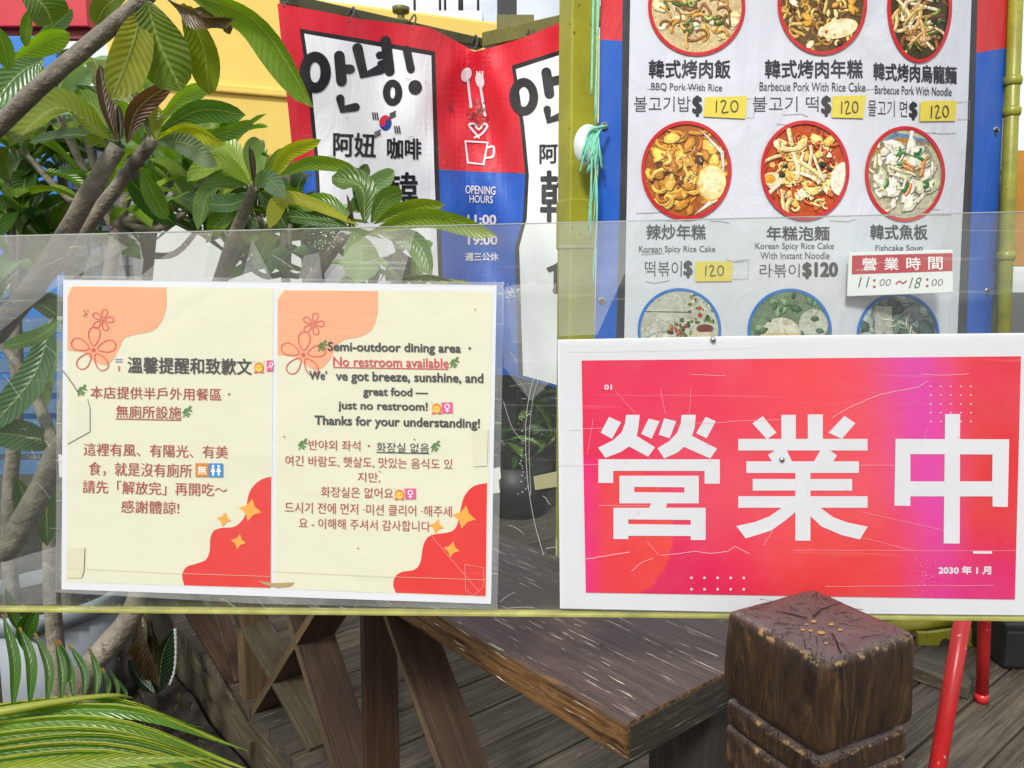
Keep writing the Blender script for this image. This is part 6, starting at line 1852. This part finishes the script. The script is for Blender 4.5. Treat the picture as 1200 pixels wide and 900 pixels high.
ag = empty('agave_plant', on_z(196, 812, BEDZ), 'dark green agave with pale spiny leaf margin beside the deck', 'plant')
L = Leaves()
pxleaf(L, (186, 812), (190, 770), (204, 736), 32, 1.78, 0.02, (0.006, 0.035, 0.022), 0.3, 0.5, 0.0, 0.4)
pxleaf(L, (182, 814), (160, 790), (150, 765), 18, 1.85, 0.05, (0.006, 0.03, 0.02), 0.3, 0.5, 0.0, 0.4)
L.build('leaf', M['leaf'], ag)
mg = [P(x, y, 1.775) for x, y in ((205, 737), (206, 752), (206, 770), (204, 788), (199, 802))]
tube('spiny_margin', bez(mg, 24), [.0022 if i % 2 else .0045 for i in range(25)], M['whitep'], ag, 6)

L = Leaves()
rs = random.Random(13)
for k in range(240):
    p_ = R0 + RD * rs.uniform(.5, 2.0) + ED * rs.uniform(-.75, -.02)
    z = BEDZ + rs.uniform(.01, .05)
    a = rs.uniform(0, 6.28); ll = rs.uniform(.02, .07)
    dv = Vector((math.cos(a), math.sin(a), rs.uniform(-.3, .5)))
    b_ = Vector((p_.x, p_.y, z))
    L.leaf(b_, b_ + dv * ll * .5 + Vector((0, 0, .012)), b_ + dv * ll, ll * rs.uniform(.3, .55), rs.choice([(0.10, 0.065, 0.04), (0.05, 0.03, 0.02), (0.16, 0.12, 0.09), (0.03, 0.02, 0.015)]), Vector((rs.uniform(-.6, .6), rs.uniform(-.6, .6), 1)), .7, 6, .3)
o = L.build('leaf_litter', M['leaf'], None)
tag(o, 'brown dead leaf litter on the soil of the bed', kind='stuff')
o = Leaves()
for k in range(5):
    o.leaf(P(165 + k * 4, 716 + k * 2, 1.62 + k * .02), P(172 + k * 2, 745 + k * 3, 1.6), P(160 + k * 7, 775 + k * 8, 1.62), .05, (0.09, 0.055, 0.04), None, .9, 8, .5)
tag(o.build('dead_leaf', M['leaf'], None), 'shrivelled brown leaf bunch hanging beside the leaning trunk', 'dead leaf')

# foreground palm frond: upright pleated leaflets on one side, long sweeping ones on the other
pm = empty('palm_plant', Vector((-0.75, 0.5, 0)), 'bright green palm frond with pleated leaflets at the lower left corner', 'palm')
rach = bez([P(-230, 880, .70), P(-90, 852, .72), P(0, 834, .74), P(70, 822, .76), P(130, 815, .78), P(155, 818, .80)], 30)
tube('frond_stalk', [Vector((-0.75, 0.5, 0.0)), Vector((-.76, .52, .4)), rach[0]], [.016, .014, .008], mat_paint('palm_stalk', (0.12, 0.17, 0.03), 0.4, 0.2, 0), pm, 10)
tube('rachis', rach, [.0075 - .0065 * i / 30 for i in range(31)], mat_paint('palm_rachis', (0.25, 0.28, 0.03), 0.4, 0.2, 0), pm, 10)
PG, PY = (0.055, 0.15, 0.015), (0.16, 0.24, 0.02)
L = Leaves()
ups = [((-25, 838), (-22, 770), (-18, 715), 15), ((15, 833), (17, 775), (4, 722), 15), ((35, 829), (36, 775), (24, 737), 15), ((55, 825), (57, 782), (42, 744), 13), ((72, 823), (73, 785), (66, 753), 12), ((86, 821), (82, 785), (70, 752), 10), ((98, 819), (99, 787), (82, 757), 11), ((112, 819), (114, 790), (106, 762), 10), ((124, 820), (127, 803), (121, 785), 7), ((135, 821), (138, 806), (129, 785), 6), ((145, 824), (147, 812), (138, 797), 5)]
for b, m, t, wv in ups:
    pxleaf(L, b, m, t, wv, .745 + .0004 * b[0], .03, (0.06, 0.16, 0.025), 0.15, 0.55, 0.0, 0.5)
L.build('upright_leaflet', M['leaf'], pm)
L = Leaves()
for b, m, t, wv in ups[1:9:1]:
    pxleaf(L, (t[0] + .6, t[1] + 4), (t[0], t[1] + 1), (t[0] - 2, t[1] - 2), 4, .772, .0, (0.3, 0.16, 0.03), 0.1, 0.4, 0.0, 0.5)
L.build('brown_tip', M['leaf'], pm)
# long sweeping leaflets, each a folded strap
rs = random.Random(31)
for k in range(12):
    q = k / 11
    L = Leaves()
    col = rs.choice([(0.06, 0.17, 0.01), (0.10, 0.23, 0.012), (0.08, 0.20, 0.012), (0.16, 0.27, 0.015)])
    b = (-90, 843 + 10.5 * k + rs.uniform(-2, 2)); m = (120 + rs.uniform(-14, 14), 829 + 9.6 * k + rs.uniform(-2, 2)); t = (322 - 10 * abs(k - 4) + rs.uniform(-14, 14), 893 + 6.5 * k + rs.uniform(-3, 3))
    if k == 0: m, t = (110, 822), (238, 853)
    if k == 1: m, t = (135, 832), (292, 880)
    pxleaf(L, b, m, t, 19 + 3 * rs.random(), .77 - .012 * k, .04, col, .25, .75, .05, .42)
    L.build('leaflet', M['leaf'], pm)
    E_ = Leaves()
    pxleaf(E_, (b[0], b[1] - 5), (m[0], m[1] - 6), (t[0] - 12, t[1] - 3), 2.0, .768 - .012 * k, .04, (0.40, 0.42, 0.03), .2, .3, .0, .4)
    E_.build('leaflet_edge', M['leaf'], pm)
L = Leaves()
pxleaf(L, (-120, 915), (90, 893), (246, 889), 20, .60, .02, (0.24, 0.30, 0.02), 0.1, 0.5, 0.02, 0.45)
pxleaf(L, (-120, 930), (80, 912), (300, 905), 22, .60, .03, (0.14, 0.24, 0.02), 0.1, 0.5, 0.02, 0.45)
L.build('lower_leaflet', M['leaf'], pm)
